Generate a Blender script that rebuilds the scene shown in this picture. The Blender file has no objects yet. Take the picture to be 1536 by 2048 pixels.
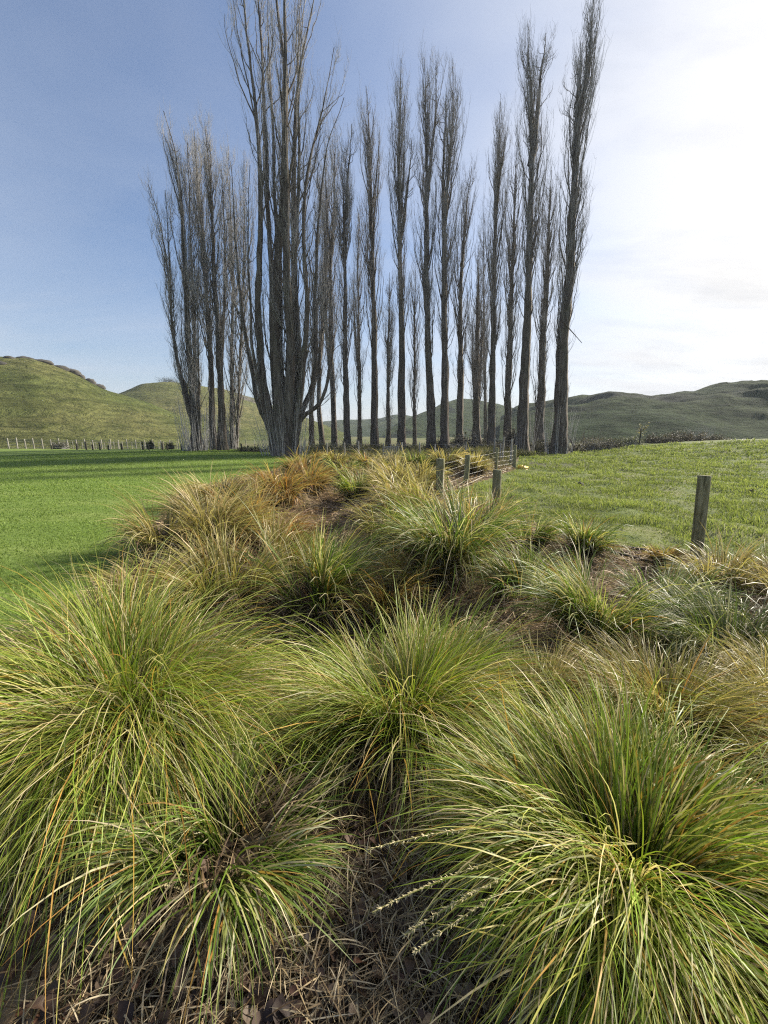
import bpy, math
import numpy as np
RNG = np.random.default_rng(7)
sc = bpy.context.scene
# ------------------------------------------------------------------ camera
F, CX, CY, CAMZ, HOR = 760.0, 768.0, 1024.0, 1.6, 868.0
PITCH = math.atan((CY - HOR) / F)
cam_d = bpy.data.cameras.new("camera"); cam = bpy.data.objects.new("camera", cam_d)
sc.collection.objects.link(cam); sc.camera = cam
cam.location = (0, 0, CAMZ); cam.rotation_euler = (math.pi / 2 - PITCH, 0, 0)
cam_d.sensor_fit = 'VERTICAL'; cam_d.sensor_height = 24.0; cam_d.lens = F / 2048 * 24.0
cam_d.clip_start = 0.02; cam_d.clip_end = 6000
# ------------------------------------------------------------------ light
SUN_AZ, SUN_EL = math.radians(58), math.radians(29)
SDIR = (math.sin(SUN_AZ) * math.cos(SUN_EL), math.cos(SUN_AZ) * math.cos(SUN_EL), math.sin(SUN_EL))
sd = bpy.data.lights.new("sun", 'SUN'); sun = bpy.data.objects.new("sun", sd); sc.collection.objects.link(sun)
sd.energy = 5.0; sd.angle = math.radians(3.5); sd.color = (1.0, 0.92, 0.78)
sun.rotation_euler = (math.pi / 2 - SUN_EL, 0, math.pi - SUN_AZ)
sc.view_settings.view_transform = 'Standard'; sc.view_settings.look = 'None'
sc.view_settings.exposure = 1.1; sc.view_settings.gamma = 1.0
sc.cycles.filter_width = 1.2; sc.cycles.use_denoising = False; sc.cycles.use_adaptive_sampling = False; sc.cycles.max_bounces = 6; sc.cycles.diffuse_bounces = 3; sc.cycles.glossy_bounces = 2
sc.cycles.transmission_bounces = 4; sc.cycles.transparent_max_bounces = 4

def N(nt, t, loc=(0, 0), **kw):
    n = nt.nodes.new(t)
    for k, v in kw.items():
        setattr(n, k, v)
    return n
def L(nt, a, b): nt.links.new(a, b)
def mathn(nt, op, a, b=None, clamp=False):
    n = nt.nodes.new('ShaderNodeMath'); n.operation = op; n.use_clamp = clamp
    for i, v in enumerate((a, b)):
        if v is None: continue
        if hasattr(v, 'links'): nt.links.new(v, n.inputs[i])
        else: n.inputs[i].default_value = v
    return n.outputs[0]
def mixc(nt, f, a, b, blend='MIX'):
    n = nt.nodes.new('ShaderNodeMix'); n.data_type = 'RGBA'; n.blend_type = blend
    for i, v in ((0, f), (6, a), (7, b)):
        if hasattr(v, 'links'): nt.links.new(v, n.inputs[i])
        elif i == 0: n.inputs[0].default_value = v
        else: n.inputs[i].default_value = tuple(v) + ((1,) if len(v) == 3 else ())
    return n.outputs[2]
def ramp(nt, x, stops):
    n = nt.nodes.new('ShaderNodeValToRGB'); nt.links.new(x, n.inputs[0])
    e = n.color_ramp.elements
    while len(e) < len(stops): e.new(0.5)
    for i, (p, c) in enumerate(stops):
        e[i].position = p
        e[i].color = (c, c, c, 1) if not hasattr(c, '__len__') else tuple(c) + (1,)
    return n.outputs[0]
def noise(nt, vec, scale, detail=4, rough=0.55, dist=0.0):
    n = nt.nodes.new('ShaderNodeTexNoise'); n.inputs['Scale'].default_value = scale
    n.inputs['Detail'].default_value = detail; n.inputs['Roughness'].default_value = rough
    n.inputs['Distortion'].default_value = dist
    if vec is not None: nt.links.new(vec, n.inputs['Vector'])
    return n.outputs[0]
def mapping(nt, vec, scale=(1, 1, 1), rot=(0, 0, 0)):
    n = nt.nodes.new('ShaderNodeMapping'); n.inputs['Scale'].default_value = scale; n.inputs['Rotation'].default_value = rot
    nt.links.new(vec, n.inputs['Vector']); return n.outputs[0]

# ------------------------------------------------------------------ sky
w = bpy.data.worlds.new("World"); sc.world = w; w.use_nodes = True
nt = w.node_tree; nt.nodes.clear()
sky = N(nt, 'ShaderNodeTexSky', sky_type='NISHITA', sun_disc=False)
sky.sun_elevation = SUN_EL; sky.sun_rotation = SUN_AZ; sky.air_density = 1.15; sky.dust_density = 1.2; sky.ozone_density = 3.0
tc = N(nt, 'ShaderNodeTexCoord')
dot = N(nt, 'ShaderNodeVectorMath', operation='DOT_PRODUCT'); L(nt, tc.outputs['Generated'], dot.inputs[0]); dot.inputs[1].default_value = SDIR
c = mathn(nt, 'MAXIMUM', dot.outputs['Value'], 0.0)
glow = mathn(nt, 'POWER', c, 4.0)
# thin cirrus: noise on a plane far overhead (direction / height), thicker toward the sun
sep = N(nt, 'ShaderNodeSeparateXYZ'); L(nt, tc.outputs['Generated'], sep.inputs[0])
zz = mathn(nt, 'MAXIMUM', mathn(nt, 'ADD', sep.outputs[2], 0.12), 0.05)
cmb = N(nt, 'ShaderNodeCombineXYZ')
L(nt, mathn(nt, 'DIVIDE', sep.outputs[0], zz), cmb.inputs[0]); L(nt, mathn(nt, 'DIVIDE', sep.outputs[1], zz), cmb.inputs[1])
n1 = noise(nt, mapping(nt, cmb.outputs[0], (0.5, 1.1, 1), (0, 0, 0.5)), 0.9, 5, 0.55, 0.6)
n2 = noise(nt, mapping(nt, cmb.outputs[0], (1.0, 2.3, 1), (0, 0, 0.3)), 1.6, 6, 0.6, 0.3)
veil = mathn(nt, 'MULTIPLY', ramp(nt, n1, [(0.36, 0.0), (0.72, 1.0)]), 0.42)
lowz = ramp(nt, sep.outputs[2], [(0.0, 1.0), (0.34, 0.0)])
veil = mathn(nt, 'ADD', veil, mathn(nt, 'MULTIPLY', lowz, 0.36))
veil = mathn(nt, 'ADD', veil, mathn(nt, 'MULTIPLY', glow, 0.9), clamp=True)
cl = mixc(nt, mathn(nt, 'POWER', c, 3.0), (3.6, 4.05, 4.9), (7.2, 7.0, 6.7))
cl2 = mixc(nt, mathn(nt, 'MULTIPLY', ramp(nt, n2, [(0.46, 0.0), (0.68, 1.0)]), 0.42), cl, (4.2, 4.3, 4.6))
skyc = mixc(nt, veil, mixc(nt, 1.0, sky.outputs[0], (0.84, 0.88, 0.98), 'MULTIPLY'), cl2)
bg = N(nt, 'ShaderNodeBackground'); L(nt, skyc, bg.inputs[0]); bg.inputs[1].default_value = 0.076
out = N(nt, 'ShaderNodeOutputWorld'); L(nt, bg.outputs[0], out.inputs[0])

# ------------------------------------------------------------------ helpers
cp, sp = math.cos(PITCH), math.sin(PITCH)
def ray(px, py):
    u = (px - CX) / F; v = (CY - py) / F
    return np.array([u, cp + sp * v, -sp + cp * v])
def at_z(px, py, z=0.0):
    d = ray(px, py); t = (z - CAMZ) / d[2]; return np.array([d[0] * t, d[1] * t, z])
def at_y(px, py, y):
    d = ray(px, py); t = y / d[1]; return np.array([d[0] * t, y, CAMZ + d[2] * t])
_perm = np.random.default_rng(3).random((256, 256))
def vnoise(x, y):
    x = np.asarray(x, float); y = np.asarray(y, float)
    xi = np.floor(x).astype(int); yi = np.floor(y).astype(int); fx = x - xi; fy = y - yi
    fx = fx * fx * (3 - 2 * fx); fy = fy * fy * (3 - 2 * fy)
    g = lambda a, b: _perm[a & 255, b & 255]
    return (g(xi, yi) * (1 - fx) + g(xi + 1, yi) * fx) * (1 - fy) + (g(xi, yi + 1) * (1 - fx) + g(xi + 1, yi + 1) * fx) * fy
def fbm(x, y, o=4):
    s = 0; a = 0.5
    for i in range(o):
        s = s + a * (vnoise(x * 2 ** i + 17.3 * i, y * 2 ** i + 5.1 * i) - 0.5); a *= 0.5
    return s
def sstep(x): x = np.clip(x, 0, 1); return x * x * (3 - 2 * x)

LB = np.array([at_z(*p)[:2] for p in ((-700, 1420), (-250, 1320), (0, 1252), (140, 1170), (240, 1105), (255, 1060), (330, 988), (540, 938), (640, 916))])
PB = np.array([at_z(*p)[:2] for p in ((1800, 1170), (1400, 1112), (1200, 1092), (1010, 1030), (890, 988), (1030, 940), (1040, 908))])
LB = np.vstack([[[-4.5, -3.0]], LB, [[LB[-1, 0] - 3, 34.5]]]); PB = np.vstack([[[6.5, -3]], PB, [[9.0, 34.5]]])
GC = np.array([at_z(*p, -0.25)[:2] for p in ((740, 1900), (640, 1330), (700, 1190), (600, 1040), (690, 985), (750, 935))])
def xl(y): return np.interp(y, LB[:, 1], LB[:, 0]) + 0.35 + 0.5 * fbm(np.asarray(y) * 1.3, np.asarray(y) * 0 + 3.3, 3)
def xp(y): return np.interp(y, PB[:, 1], PB[:, 0])
def xg(y): return np.interp(y, GC[:, 1], GC[:, 0])
def gz(x, y):
    x = np.asarray(x, float); y = np.asarray(y, float)
    r = np.hypot(x, y)
    z = 0.10 * fbm(x * 0.12, y * 0.12, 2)
    amp = sstep((y - 0.9) / 1.5) * (1 - sstep((y - 16) / 10))
    z = z - amp * 0.42 * np.exp(-((x - xg(y)) / 1.15) ** 2)
    # paddock rises to the right
    hump = 1.2 * sstep((x - 12.5) / 20) * sstep((y - 3) / 22) * (1 - 0.75 * sstep((y - 30) / 22))
    z = z + hump
    pad = sstep((x - xp(y)) / 1.0)
    z = z + pad * (1 - sstep((y - 32) / 10)) * (0.22 * fbm(x * 0.6, y * 0.6, 3) + 0.16 * fbm(x * 2.2, y * 2.2, 3))
    z = z + 0.30 * sstep((y - 18) / 14) * (1 - sstep((y - 34) / 6)) * sstep((-x - 4) / 10)   # lawn crest
    z = z - 0.35 * sstep((y - 36) / 14)
    z = z + 1.2 * fbm(x * 0.012, y * 0.012, 3) * sstep((r - 45) / 60)
    return z
def gzz(x, y): return float(gz(x, y))
def ground_hit(px, py):
    d = ray(px, py); p = np.array([0, 0, CAMZ]); t = 0.3
    for i in range(4000):
        q = p + d * t
        if q[2] <= gzz(q[0], q[1]): break
        t *= 1.004
    return q

def mesh_obj(name, V, faces, mat, parent=None, col=None, smooth=False, mats=None, midx=None):
    """V (n,3); faces list of int arrays (m,3|4)"""
    me = bpy.data.meshes.new(name); V = np.asarray(V, np.float32)
    faces = [np.asarray(f, np.int32) for f in faces if len(f)]
    nl = sum(f.size for f in faces); nf = sum(len(f) for f in faces)
    me.vertices.add(len(V)); me.vertices.foreach_set('co', V.ravel())
    me.loops.add(nl); me.loops.foreach_set('vertex_index', np.concatenate([f.ravel() for f in faces]))
    tot = np.concatenate([np.full(len(f), f.shape[1], np.int32) for f in faces])
    me.polygons.add(nf); me.polygons.foreach_set('loop_start', np.concatenate([[0], np.cumsum(tot)[:-1]]).astype(np.int32))
    me.polygons.foreach_set('loop_total', tot)
    if smooth: me.polygons.foreach_set('use_smooth', np.ones(nf, bool))
    if midx is not None: me.polygons.foreach_set('material_index', midx.astype(np.int32))
    me.update(calc_edges=True)
    if col is not None:
        a = me.color_attributes.new('Col', 'FLOAT_COLOR', 'POINT')
        c4 = np.ones((len(V), 4), np.float32); c4[:, :3] = col; a.data.foreach_set('color', c4.ravel())
    for m in (mats or [mat]): me.materials.append(m)
    o = bpy.data.objects.new(name, me); sc.collection.objects.link(o)
    if parent is not None: o.parent = parent
    return o
def tag(o, label, cat=None, group=None, kind=None):
    o['label'] = label
    if cat: o['category'] = cat
    if group: o['group'] = group
    if kind: o['kind'] = kind
    return o
def thing(name, label, cat, loc=(0, 0, 0), group=None):
    o = bpy.data.objects.new(name, None); sc.collection.objects.link(o); o.location = loc; o.empty_display_size = 0.2
    return tag(o, label, cat, group)

def tubes(P, R, sides=5, cap=False):
    """P (N,K,3) R (N,K) -> V, quads"""
    P = np.asarray(P, float); Nn, K, _ = P.shape
    T = np.gradient(P, axis=1); T /= np.linalg.norm(T, axis=2, keepdims=True) + 1e-9
    ref = np.where(np.abs(T[..., 1:2]) > 0.9, np.array([1.0, 0, 0]), np.array([0, 1.0, 0]))
    A = np.cross(T, ref); A /= np.linalg.norm(A, axis=2, keepdims=True) + 1e-9
    B = np.cross(T, A)
    an = np.arange(sides) * 2 * math.pi / sides
    V = P[:, :, None, :] + R[:, :, None, None] * (np.cos(an)[None, None, :, None] * A[:, :, None, :] + np.sin(an)[None, None, :, None] * B[:, :, None, :])
    idx = np.arange(Nn * K * sides).reshape(Nn, K, sides)
    a = idx[:, :-1]; b = np.roll(idx, -1, 2)[:, :-1]; c_ = np.roll(idx, -1, 2)[:, 1:]; d = idx[:, 1:]
    return V.reshape(-1, 3), np.stack([a, b, c_, d], -1).reshape(-1, 4)
class Acc:
    def __init__(s): s.V = []; s.Q = []; s.T = []; s.C = []; s.n = 0
    def add(s, V, Q=None, T=None, C=None):
        if Q is not None and len(Q): s.Q.append(np.asarray(Q) + s.n)
        if T is not None and len(T): s.T.append(np.asarray(T) + s.n)
        s.V.append(V); s.n += len(V)
        if C is not None: s.C.append(np.broadcast_to(C, (len(V), 3)))
    def build(s, name, mat, parent=None, smooth=False):
        fs = []
        if s.Q: fs.append(np.concatenate(s.Q))
        if s.T: fs.append(np.concatenate(s.T))
        return mesh_obj(name, np.concatenate(s.V), fs, mat, parent, np.concatenate(s.C) if s.C else None, smooth)
def box(c0, size, rz=0.0, tilt=None):
    x, y, z = [s / 2 for s in size]
    V = np.array([(sx * x, sy * y, sz * z) for sz in (-1, 1) for sx, sy in ((-1, -1), (1, -1), (1, 1), (-1, 1))])
    R = np.array([[math.cos(rz), -math.sin(rz), 0], [math.sin(rz), math.cos(rz), 0], [0, 0, 1]])
    Q = [(3, 2, 1, 0), (4, 5, 6, 7), (0, 1, 5, 4), (1, 2, 6, 5), (2, 3, 7, 6), (3, 0, 4, 7)]
    return V @ R.T + np.asarray(c0), np.array(Q)

# ------------------------------------------------------------------ materials
def newmat(name):
    m = bpy.data.materials.new(name); m.use_nodes = True; nt = m.node_tree; nt.nodes.clear()
    o = nt.nodes.new('ShaderNodeOutputMaterial'); p = nt.nodes.new('ShaderNodeBsdfPrincipled'); nt.links.new(p.outputs[0], o.inputs[0])
    return m, nt, p, o
def bump(nt, h, p, strength, dist):
    b = nt.nodes.new('ShaderNodeBump'); b.inputs['Strength'].default_value = strength; b.inputs['Distance'].default_value = dist
    nt.links.new(h, b.inputs['Height']); nt.links.new(b.outputs[0], p.inputs['Normal'])
def pos(nt): return nt.nodes.new('ShaderNodeNewGeometry').outputs['Position']
def mat_blade(name, trans=0.4, rough=0.42, spec=0.5):
    m, nt, p, o = newmat(name)
    a = nt.nodes.new('ShaderNodeAttribute'); a.attribute_name = 'Col'
    nt.links.new(a.outputs['Color'], p.inputs['Base Color']); p.inputs['Roughness'].default_value = rough
    p.inputs['Specular IOR Level'].default_value = spec
    t = nt.nodes.new('ShaderNodeBsdfTranslucent'); nt.links.new(mixc(nt, 1.0, a.outputs['Color'], (1.25, 1.3, 0.8), 'MULTIPLY'), t.inputs[0])
    mx = nt.nodes.new('ShaderNodeMixShader'); mx.inputs[0].default_value = trans
    nt.links.new(p.outputs[0], mx.inputs[1]); nt.links.new(t.outputs[0], mx.inputs[2]); nt.links.new(mx.outputs[0], o.inputs[0])
    return m
def mat_ground(name, cols, scales, rough=0.95, bstr=0.5, bscale=30.0, bdist=0.03, stretch=None):
    m, nt, p, o = newmat(name); P = pos(nt)
    n_ = noise(nt, P, scales[0], 6, 0.6); n2_ = noise(nt, mapping(nt, P, stretch) if stretch else P, scales[1], 5, 0.6)
    c1 = ramp(nt, n_, [(0.3, cols[0]), (0.5, cols[1]), (0.7, cols[2])])
    c2 = mixc(nt, ramp(nt, n2_, [(0.42, 0.0), (0.66, 1.0)]), c1, cols[3])
    nt.links.new(c2, p.inputs['Base Color']); p.inputs['Roughness'].default_value = rough; p.inputs['Specular IOR Level'].default_value = 0.15
    bump(nt, noise(nt, P, bscale, 5, 0.7), p, bstr, bdist)
    return m
M_blade = mat_blade('sedge_blade', 0.34, 0.45, 0.30)
M_dry = mat_blade('dry_blade', 0.25, 0.6, 0.2)
M_turf = mat_blade('turf_blade', 0.40, 0.6, 0.25)
M_lawn = mat_ground('lawn_turf', [(0.085, 0.13, 0.025), (0.12, 0.18, 0.033), (0.155, 0.225, 0.045), (0.185, 0.24, 0.06)], (14.0, 0.5), bscale=60, bdist=0.02, stretch=(0.5, 2.2, 1))
M_pad = mat_ground('paddock_turf', [(0.065, 0.085, 0.025), (0.11, 0.15, 0.04), (0.16, 0.19, 0.06), (0.20, 0.20, 0.085)], (5.0, 0.9), bscale=25, bdist=0.05)
M_bed = mat_ground('straw_litter_soil', [(0.022, 0.014, 0.009), (0.06, 0.038, 0.023), (0.14, 0.095, 0.055), (0.24, 0.17, 0.10)], (9.0, 2.0), bscale=45, bdist=0.03)
M_valley = mat_ground('valley_pasture', [(0.07, 0.08, 0.025), (0.10, 0.12, 0.035), (0.14, 0.15, 0.05), (0.16, 0.135, 0.07)], (0.6, 0.09), bscale=3, bdist=0.2)

def mat_hill(name, green, dry, dark, rocky, thr=0.62, seed=0.0):
    m, nt, p, o = newmat(name); P = pos(nt)
    big = noise(nt, mapping(nt, P, (1, 1, 1.6)), 0.018, 6, 0.6, 0.4)
    # sheep tracks: contour-following bands broken by noise
    st = noise(nt, mapping(nt, P, (0.16, 0.16, 1.0)), 0.8, 6, 0.7, 1.6)
    fine = noise(nt, P, 0.55, 6, 0.7)
    c1 = mixc(nt, ramp(nt, big, [(0.38, 0.0), (0.64, 1.0)]), green, dry)
    c1 = mixc(nt, mathn(nt, 'MULTIPLY', ramp(nt, st, [(0.46, 0.0), (0.60, 1.0)]), 0.7), c1, tuple(x * 0.5 for x in green))
    c1 = mixc(nt, mathn(nt, 'MULTIPLY', ramp(nt, fine, [(0.35, 1.0), (0.5, 0.0)]), 0.45), c1, dark)
    pat = noise(nt, mapping(nt, P, (1, 1, 1.8)), 0.045, 7, 0.68, 0.5)
    c1 = mixc(nt, ramp(nt, pat, [(thr, 0.0), (thr + 0.07, 1.0)]), c1, dark)
    a = nt.nodes.new('ShaderNodeAttribute'); a.attribute_name = 'Col'
    rk = mixc(nt, ramp(nt, noise(nt, P, 0.5, 7, 0.7), [(0.38, 0.0), (0.62, 1.0)]), dark, rocky)
    c1 = mixc(nt, a.outputs['Fac'], c1, rk)
    nt.links.new(c1, p.inputs['Base Color']); p.inputs['Roughness'].default_value = 1.0; p.inputs['Specular IOR Level'].default_value = 0.05
    hb = mathn(nt, 'ADD', mathn(nt, 'MULTIPLY', st, 1.0), mathn(nt, 'MULTIPLY', fine, 0.6))
    bump(nt, hb, p, 1.0, 2.0)
    return m
M_hill_w = mat_hill('warm_hill_pasture', (0.105, 0.135, 0.036), (0.20, 0.185, 0.075), (0.05, 0.05, 0.022), (0.20, 0.18, 0.15), 0.64)
M_hill_g = mat_hill('shaded_green_hill_pasture', (0.038, 0.062, 0.022), (0.075, 0.095, 0.034), (0.013, 0.019, 0.013), (0.10, 0.10, 0.09), 0.56)  # greener scrubby pasture, darkened so the hills' shaded faces are in the colour

def mat_bark(name, c0, c1, c2, sc_=9.0):
    m, nt, p, o = newmat(name); P = pos(nt)
    v = noise(nt, mapping(nt, P, (1, 1, 0.16)), sc_, 6, 0.65, 0.6); b = noise(nt, P, 1.3, 4)
    c = ramp(nt, v, [(0.32, c0), (0.52, c1), (0.72, c2)])
    c = mixc(nt, mathn(nt, 'MULTIPLY', ramp(nt, b, [(0.5, 0.0), (0.7, 1.0)]), 0.35), c, (0.10, 0.105, 0.06))
    nt.links.new(c, p.inputs['Base Color']); p.inputs['Roughness'].default_value = 0.95; p.inputs['Specular IOR Level'].default_value = 0.15
    bump(nt, v, p, 1.0, 0.06); return m
M_bark = mat_bark('poplar_bark', (0.035, 0.028, 0.023), (0.105, 0.088, 0.072), (0.20, 0.175, 0.15), 6.0)
M_twig = mat_bark('poplar_twig', (0.29, 0.28, 0.27), (0.40, 0.385, 0.375), (0.50, 0.485, 0.475), 3.0)
M_post = mat_bark('weathered_post_wood', (0.11, 0.105, 0.055), (0.26, 0.25, 0.14), (0.42, 0.40, 0.27), 28.0)
M_pale = mat_bark('pale_batten_wood', (0.22, 0.20, 0.16), (0.34, 0.32, 0.27), (0.45, 0.43, 0.38), 10.0)
M_dpost = mat_bark('dark_post_wood', (0.025, 0.022, 0.016), (0.06, 0.055, 0.04), (0.11, 0.10, 0.075), 20.0)
def mat_plain(name, c, rough=0.5, metal=0.0, var=0.25, scale=6.0):
    m, nt, p, o = newmat(name); n_ = noise(nt, pos(nt), scale, 5, 0.6)
    nt.links.new(mixc(nt, ramp(nt, n_, [(0.35, 0.0), (0.65, 1.0)]), tuple(x * (1 - var) for x in c), c), p.inputs['Base Color'])
    p.inputs['Roughness'].default_value = rough; p.inputs['Metallic'].default_value = metal; return m
M_wire = mat_plain('galvanised_wire', (0.5, 0.5, 0.48), 0.4, 0.7)
M_white = mat_plain('white_paint', (0.78, 0.77, 0.73), 0.6)
M_yellow = mat_plain('yellow_plastic', (0.75, 0.50, 0.06), 0.45)
M_rope = mat_plain('pale_rope', (0.62, 0.57, 0.46), 0.8)
M_pipe = mat_plain('black_polythene', (0.02, 0.018, 0.017), 0.6)
M_dung = mat_plain('dung', (0.035, 0.028, 0.018), 0.9)
M_mud = mat_ground('trampled_mud', [(0.03, 0.022, 0.018), (0.06, 0.045, 0.038), (0.10, 0.08, 0.07), (0.08, 0.10, 0.04)], (3.0, 1.2), bscale=8, bdist=0.08)
M_rock = mat_plain('lichen_rock', (0.10, 0.092, 0.078), 0.95, 0, 0.7, 0.7)
M_leaf = mat_blade('dead_leaf', 0.22, 0.6, 0.3)
M_shrub = mat_blade('shrub_leaf', 0.3, 0.6, 0.2)

# ------------------------------------------------------------------ ground: one sheet split by zone
def ground():
    n = 620
    t = np.linspace(-1, 1, n); xs = 1500 * np.sinh(t * 7.2) / np.sinh(7.2)
    t2 = np.linspace(-0.62, 1, n); ys = 1.6 + 1500 * np.sinh(t2 * 7.2) / np.sinh(7.2)
    X, Y = np.meshgrid(xs, ys); Z = gz(X, Y)
    V = np.stack([X, Y, Z], -1).reshape(-1, 3)
    i = np.arange(n * n).reshape(n, n)
    Q = np.stack([i[:-1, :-1], i[:-1, 1:], i[1:, 1:], i[1:, :-1]], -1).reshape(-1, 4)
    C = V[Q].mean(1); x, y = C[:, 0], C[:, 1]
    x_j = x + 0.10 * fbm(x * 2, y * 2, 3)
    zone = np.where(y > 34.2, 3, np.where(x_j < xl(y), 1, np.where(x_j > xp(y), 2, 0)))
    zone = np.where((y < -2.5), 3, zone)
    for k, nm, m, lab in ((0, 'ground', M_bed, 'brown leaf and straw covered bed of the tussock gully'), (1, 'lawn', M_lawn, 'mown green lawn left of the tussocks'),
                          (2, 'paddock', M_pad, 'rough grazed paddock rising to the right'), (3, 'valley_floor', M_valley, 'pale pasture flat beyond the poplars')):
        q = Q[zone == k]; u, inv = np.unique(q, return_inverse=True)
        o = mesh_obj(nm, V[u], [inv.reshape(-1, 4)], m, smooth=True); tag(o, lab, nm.replace('_', ' '), kind='structure')
ground()

# ------------------------------------------------------------------ hills
RIDGES = {}
def hill(name, label, pts, Rb, Rr, z0, mat, noise_amp, seed, rock=None, bluff=0.0, back=1.9):
    pts = sorted(pts)
    az, el = [], []
    for px, py in pts:
        d = ray(px, py); az.append(math.atan2(d[0], d[1])); el.append(d[2] / math.hypot(d[0], d[1]))
    na, nr = 420, 130
    A = np.linspace(az[0], az[-1], na); E = np.interp(A, az, el)
    k = np.ones(9) / 9; E = np.convolve(np.pad(E, 4, 'edge'), k, 'valid')
    tt = np.linspace(0, back, nr); tt[:90] = np.linspace(0, 1.0, 90); tt[90:] = np.linspace(1.0, back, nr - 89)[1:]
    AA, TT = np.meshgrid(A, tt)
    rr_ = Rr * (1 + 0.14 * np.sin(AA * 5 + seed) + 0.06 * np.sin(AA * 13 + seed * 2)); rb = Rb * (1 + 0.08 * np.sin(AA * 7 + seed))
    r = rb + (rr_ - rb) * TT
    H = CAMZ + rr_ * np.interp(AA, A, E) - z0
    s = np.where(TT <= 1, (1 - bluff) * np.sin(np.clip(TT, 0, 1) * math.pi / 2) ** 1.25 + bluff * sstep((TT - 0.42) / 0.42) , 1 - 0.85 * sstep((TT - 1) / (back - 1)))
    X = r * np.sin(AA); Y = r * np.cos(AA)
    nz = fbm(X * 0.02 + seed * 9, Y * 0.02, 5) + 0.6 * (0.35 - np.abs(fbm(X * 0.035 + seed * 3, Y * 0.035 + 4, 3)))
    env = np.clip(TT, 0, 1) * np.clip(1 - TT, 0, 1) * 4 * (TT < 1) 
    Z = z0 + H * s + noise_amp * nz * env
    Z = Z + 0.05 * noise_amp * fbm(X * 0.3, Y * 0.3, 3) * np.clip(TT * 3, 0, 1)
    Z = Z + 0.16 * np.sin(Z * 2.2 + 3 * fbm(X * .03, Y * .03, 2)) * sstep(TT * 4) * (TT < 1.02) * np.clip(fbm(X * 0.05 + 7, Y * 0.05, 3) + 0.3, 0, .6)
    fac = np.zeros_like(Z)
    if rock is not None: fac = rock(AA, TT, X, Y)
    edge = np.minimum(np.arange(na), np.arange(na)[::-1])[None, :] / 40.0
    if name != 'x': pass
    V = np.stack([X, Y, Z], -1).reshape(-1, 3); i = np.arange(nr * na).reshape(nr, na)
    Q = np.stack([i[:-1, :-1], i[:-1, 1:], i[1:, 1:], i[1:, :-1]], -1).reshape(-1, 4)
    o = mesh_obj(name, V, [Q], mat, smooth=True, col=np.repeat(fac.reshape(-1, 1), 3, 1))
    tag(o, label, 'hill', kind='structure'); RIDGES[label] = (A, X, Y, Z)
azpx = lambda px, py: math.atan2(ray(px, py)[0], ray(px, py)[1])
def rock_left(A, T, X, Y):
    f = np.exp(-((A - azpx(150, 752)) / 0.085) ** 2) * sstep((T - 0.78) / 0.16) * (fbm(X * 0.12, Y * 0.12, 4) > -0.06)
    g = np.exp(-((A - azpx(20, 740)) / 0.16) ** 2) * np.exp(-((T - 0.86) / 0.05) ** 2) * (fbm(X * 0.15 + 5, Y * 0.15, 4) > 0.02)
    return np.clip(f * 1.3 + g, 0, 1)
def rock_mid(A, T, X, Y):
    f = np.exp(-((A - azpx(500, 830)) / 0.05) ** 2) * np.exp(-((T - 0.62) / 0.13) ** 2) * (fbm(X * 0.06, Y * 0.06, 4) > -0.02)
    g = np.exp(-((A - azpx(650, 845)) / 0.03) ** 2) * sstep((T - 0.7) / 0.2)
    return np.clip(f * 1.2 + g * 0.9, 0, 1)
def rock_right(A, T, X, Y):
    f = sstep((A - azpx(1130, 800)) / 0.10) * np.exp(-((T - 0.62) / 0.17) ** 2) * sstep((fbm(X * 0.028, Y * 0.028, 5) + 0.02) / 0.1)
    return np.clip(f * 0.85, 0, 1)
hill('hill', 'grassy hill with a rocky ridge line at left', [(-900, 800), (-500, 730), (-150, 718), (0, 719), (60, 722), (110, 738), (150, 752), (190, 774), (215, 787), (250, 796), (300, 812), (360, 836), (420, 858), (480, 874)], 62, 130, -0.5, M_hill_w, 5.0, 1.3, rock_left)
hill('hill', 'rounded green hill behind the leftmost poplars', [(60, 858), (140, 830), (250, 795), (290, 782), (340, 775), (390, 778), (450, 787), (500, 801), (560, 820), (620, 842), (655, 854), (700, 872)], 110, 230, -0.5, M_hill_w, 7.0, 2.7, rock_mid)
hill('hill', 'low distant hills seen between the middle trunks', [(560, 862), (650, 845), (720, 842), (760, 838), (790, 830), (830, 834), (870, 840), (920, 850)], 300, 520, -0.5, M_hill_g, 8.0, 4.1)
hill('hill', 'dark rounded hill behind the right half of the poplar row', [(770, 864), (820, 838), (860, 822), (880, 812), (915, 803), (950, 805), (1000, 812), (1040, 822), (1090, 840)], 180, 300, -0.5, M_hill_g, 7.0, 5.2)
hill('hill', 'long dark green hill with scrubby bluffs at right', [(1000, 850), (1030, 830), (1060, 820), (1130, 810), (1180, 806), (1220, 803), (1260, 807), (1300, 812), (1340, 810), (1400, 802), (1450, 796), (1536, 792), (1700, 795), (2100, 787), (2700, 767)], 95, 210, -0.5, M_hill_g, 19.0, 7.9, rock_right, 0.45)

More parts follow.
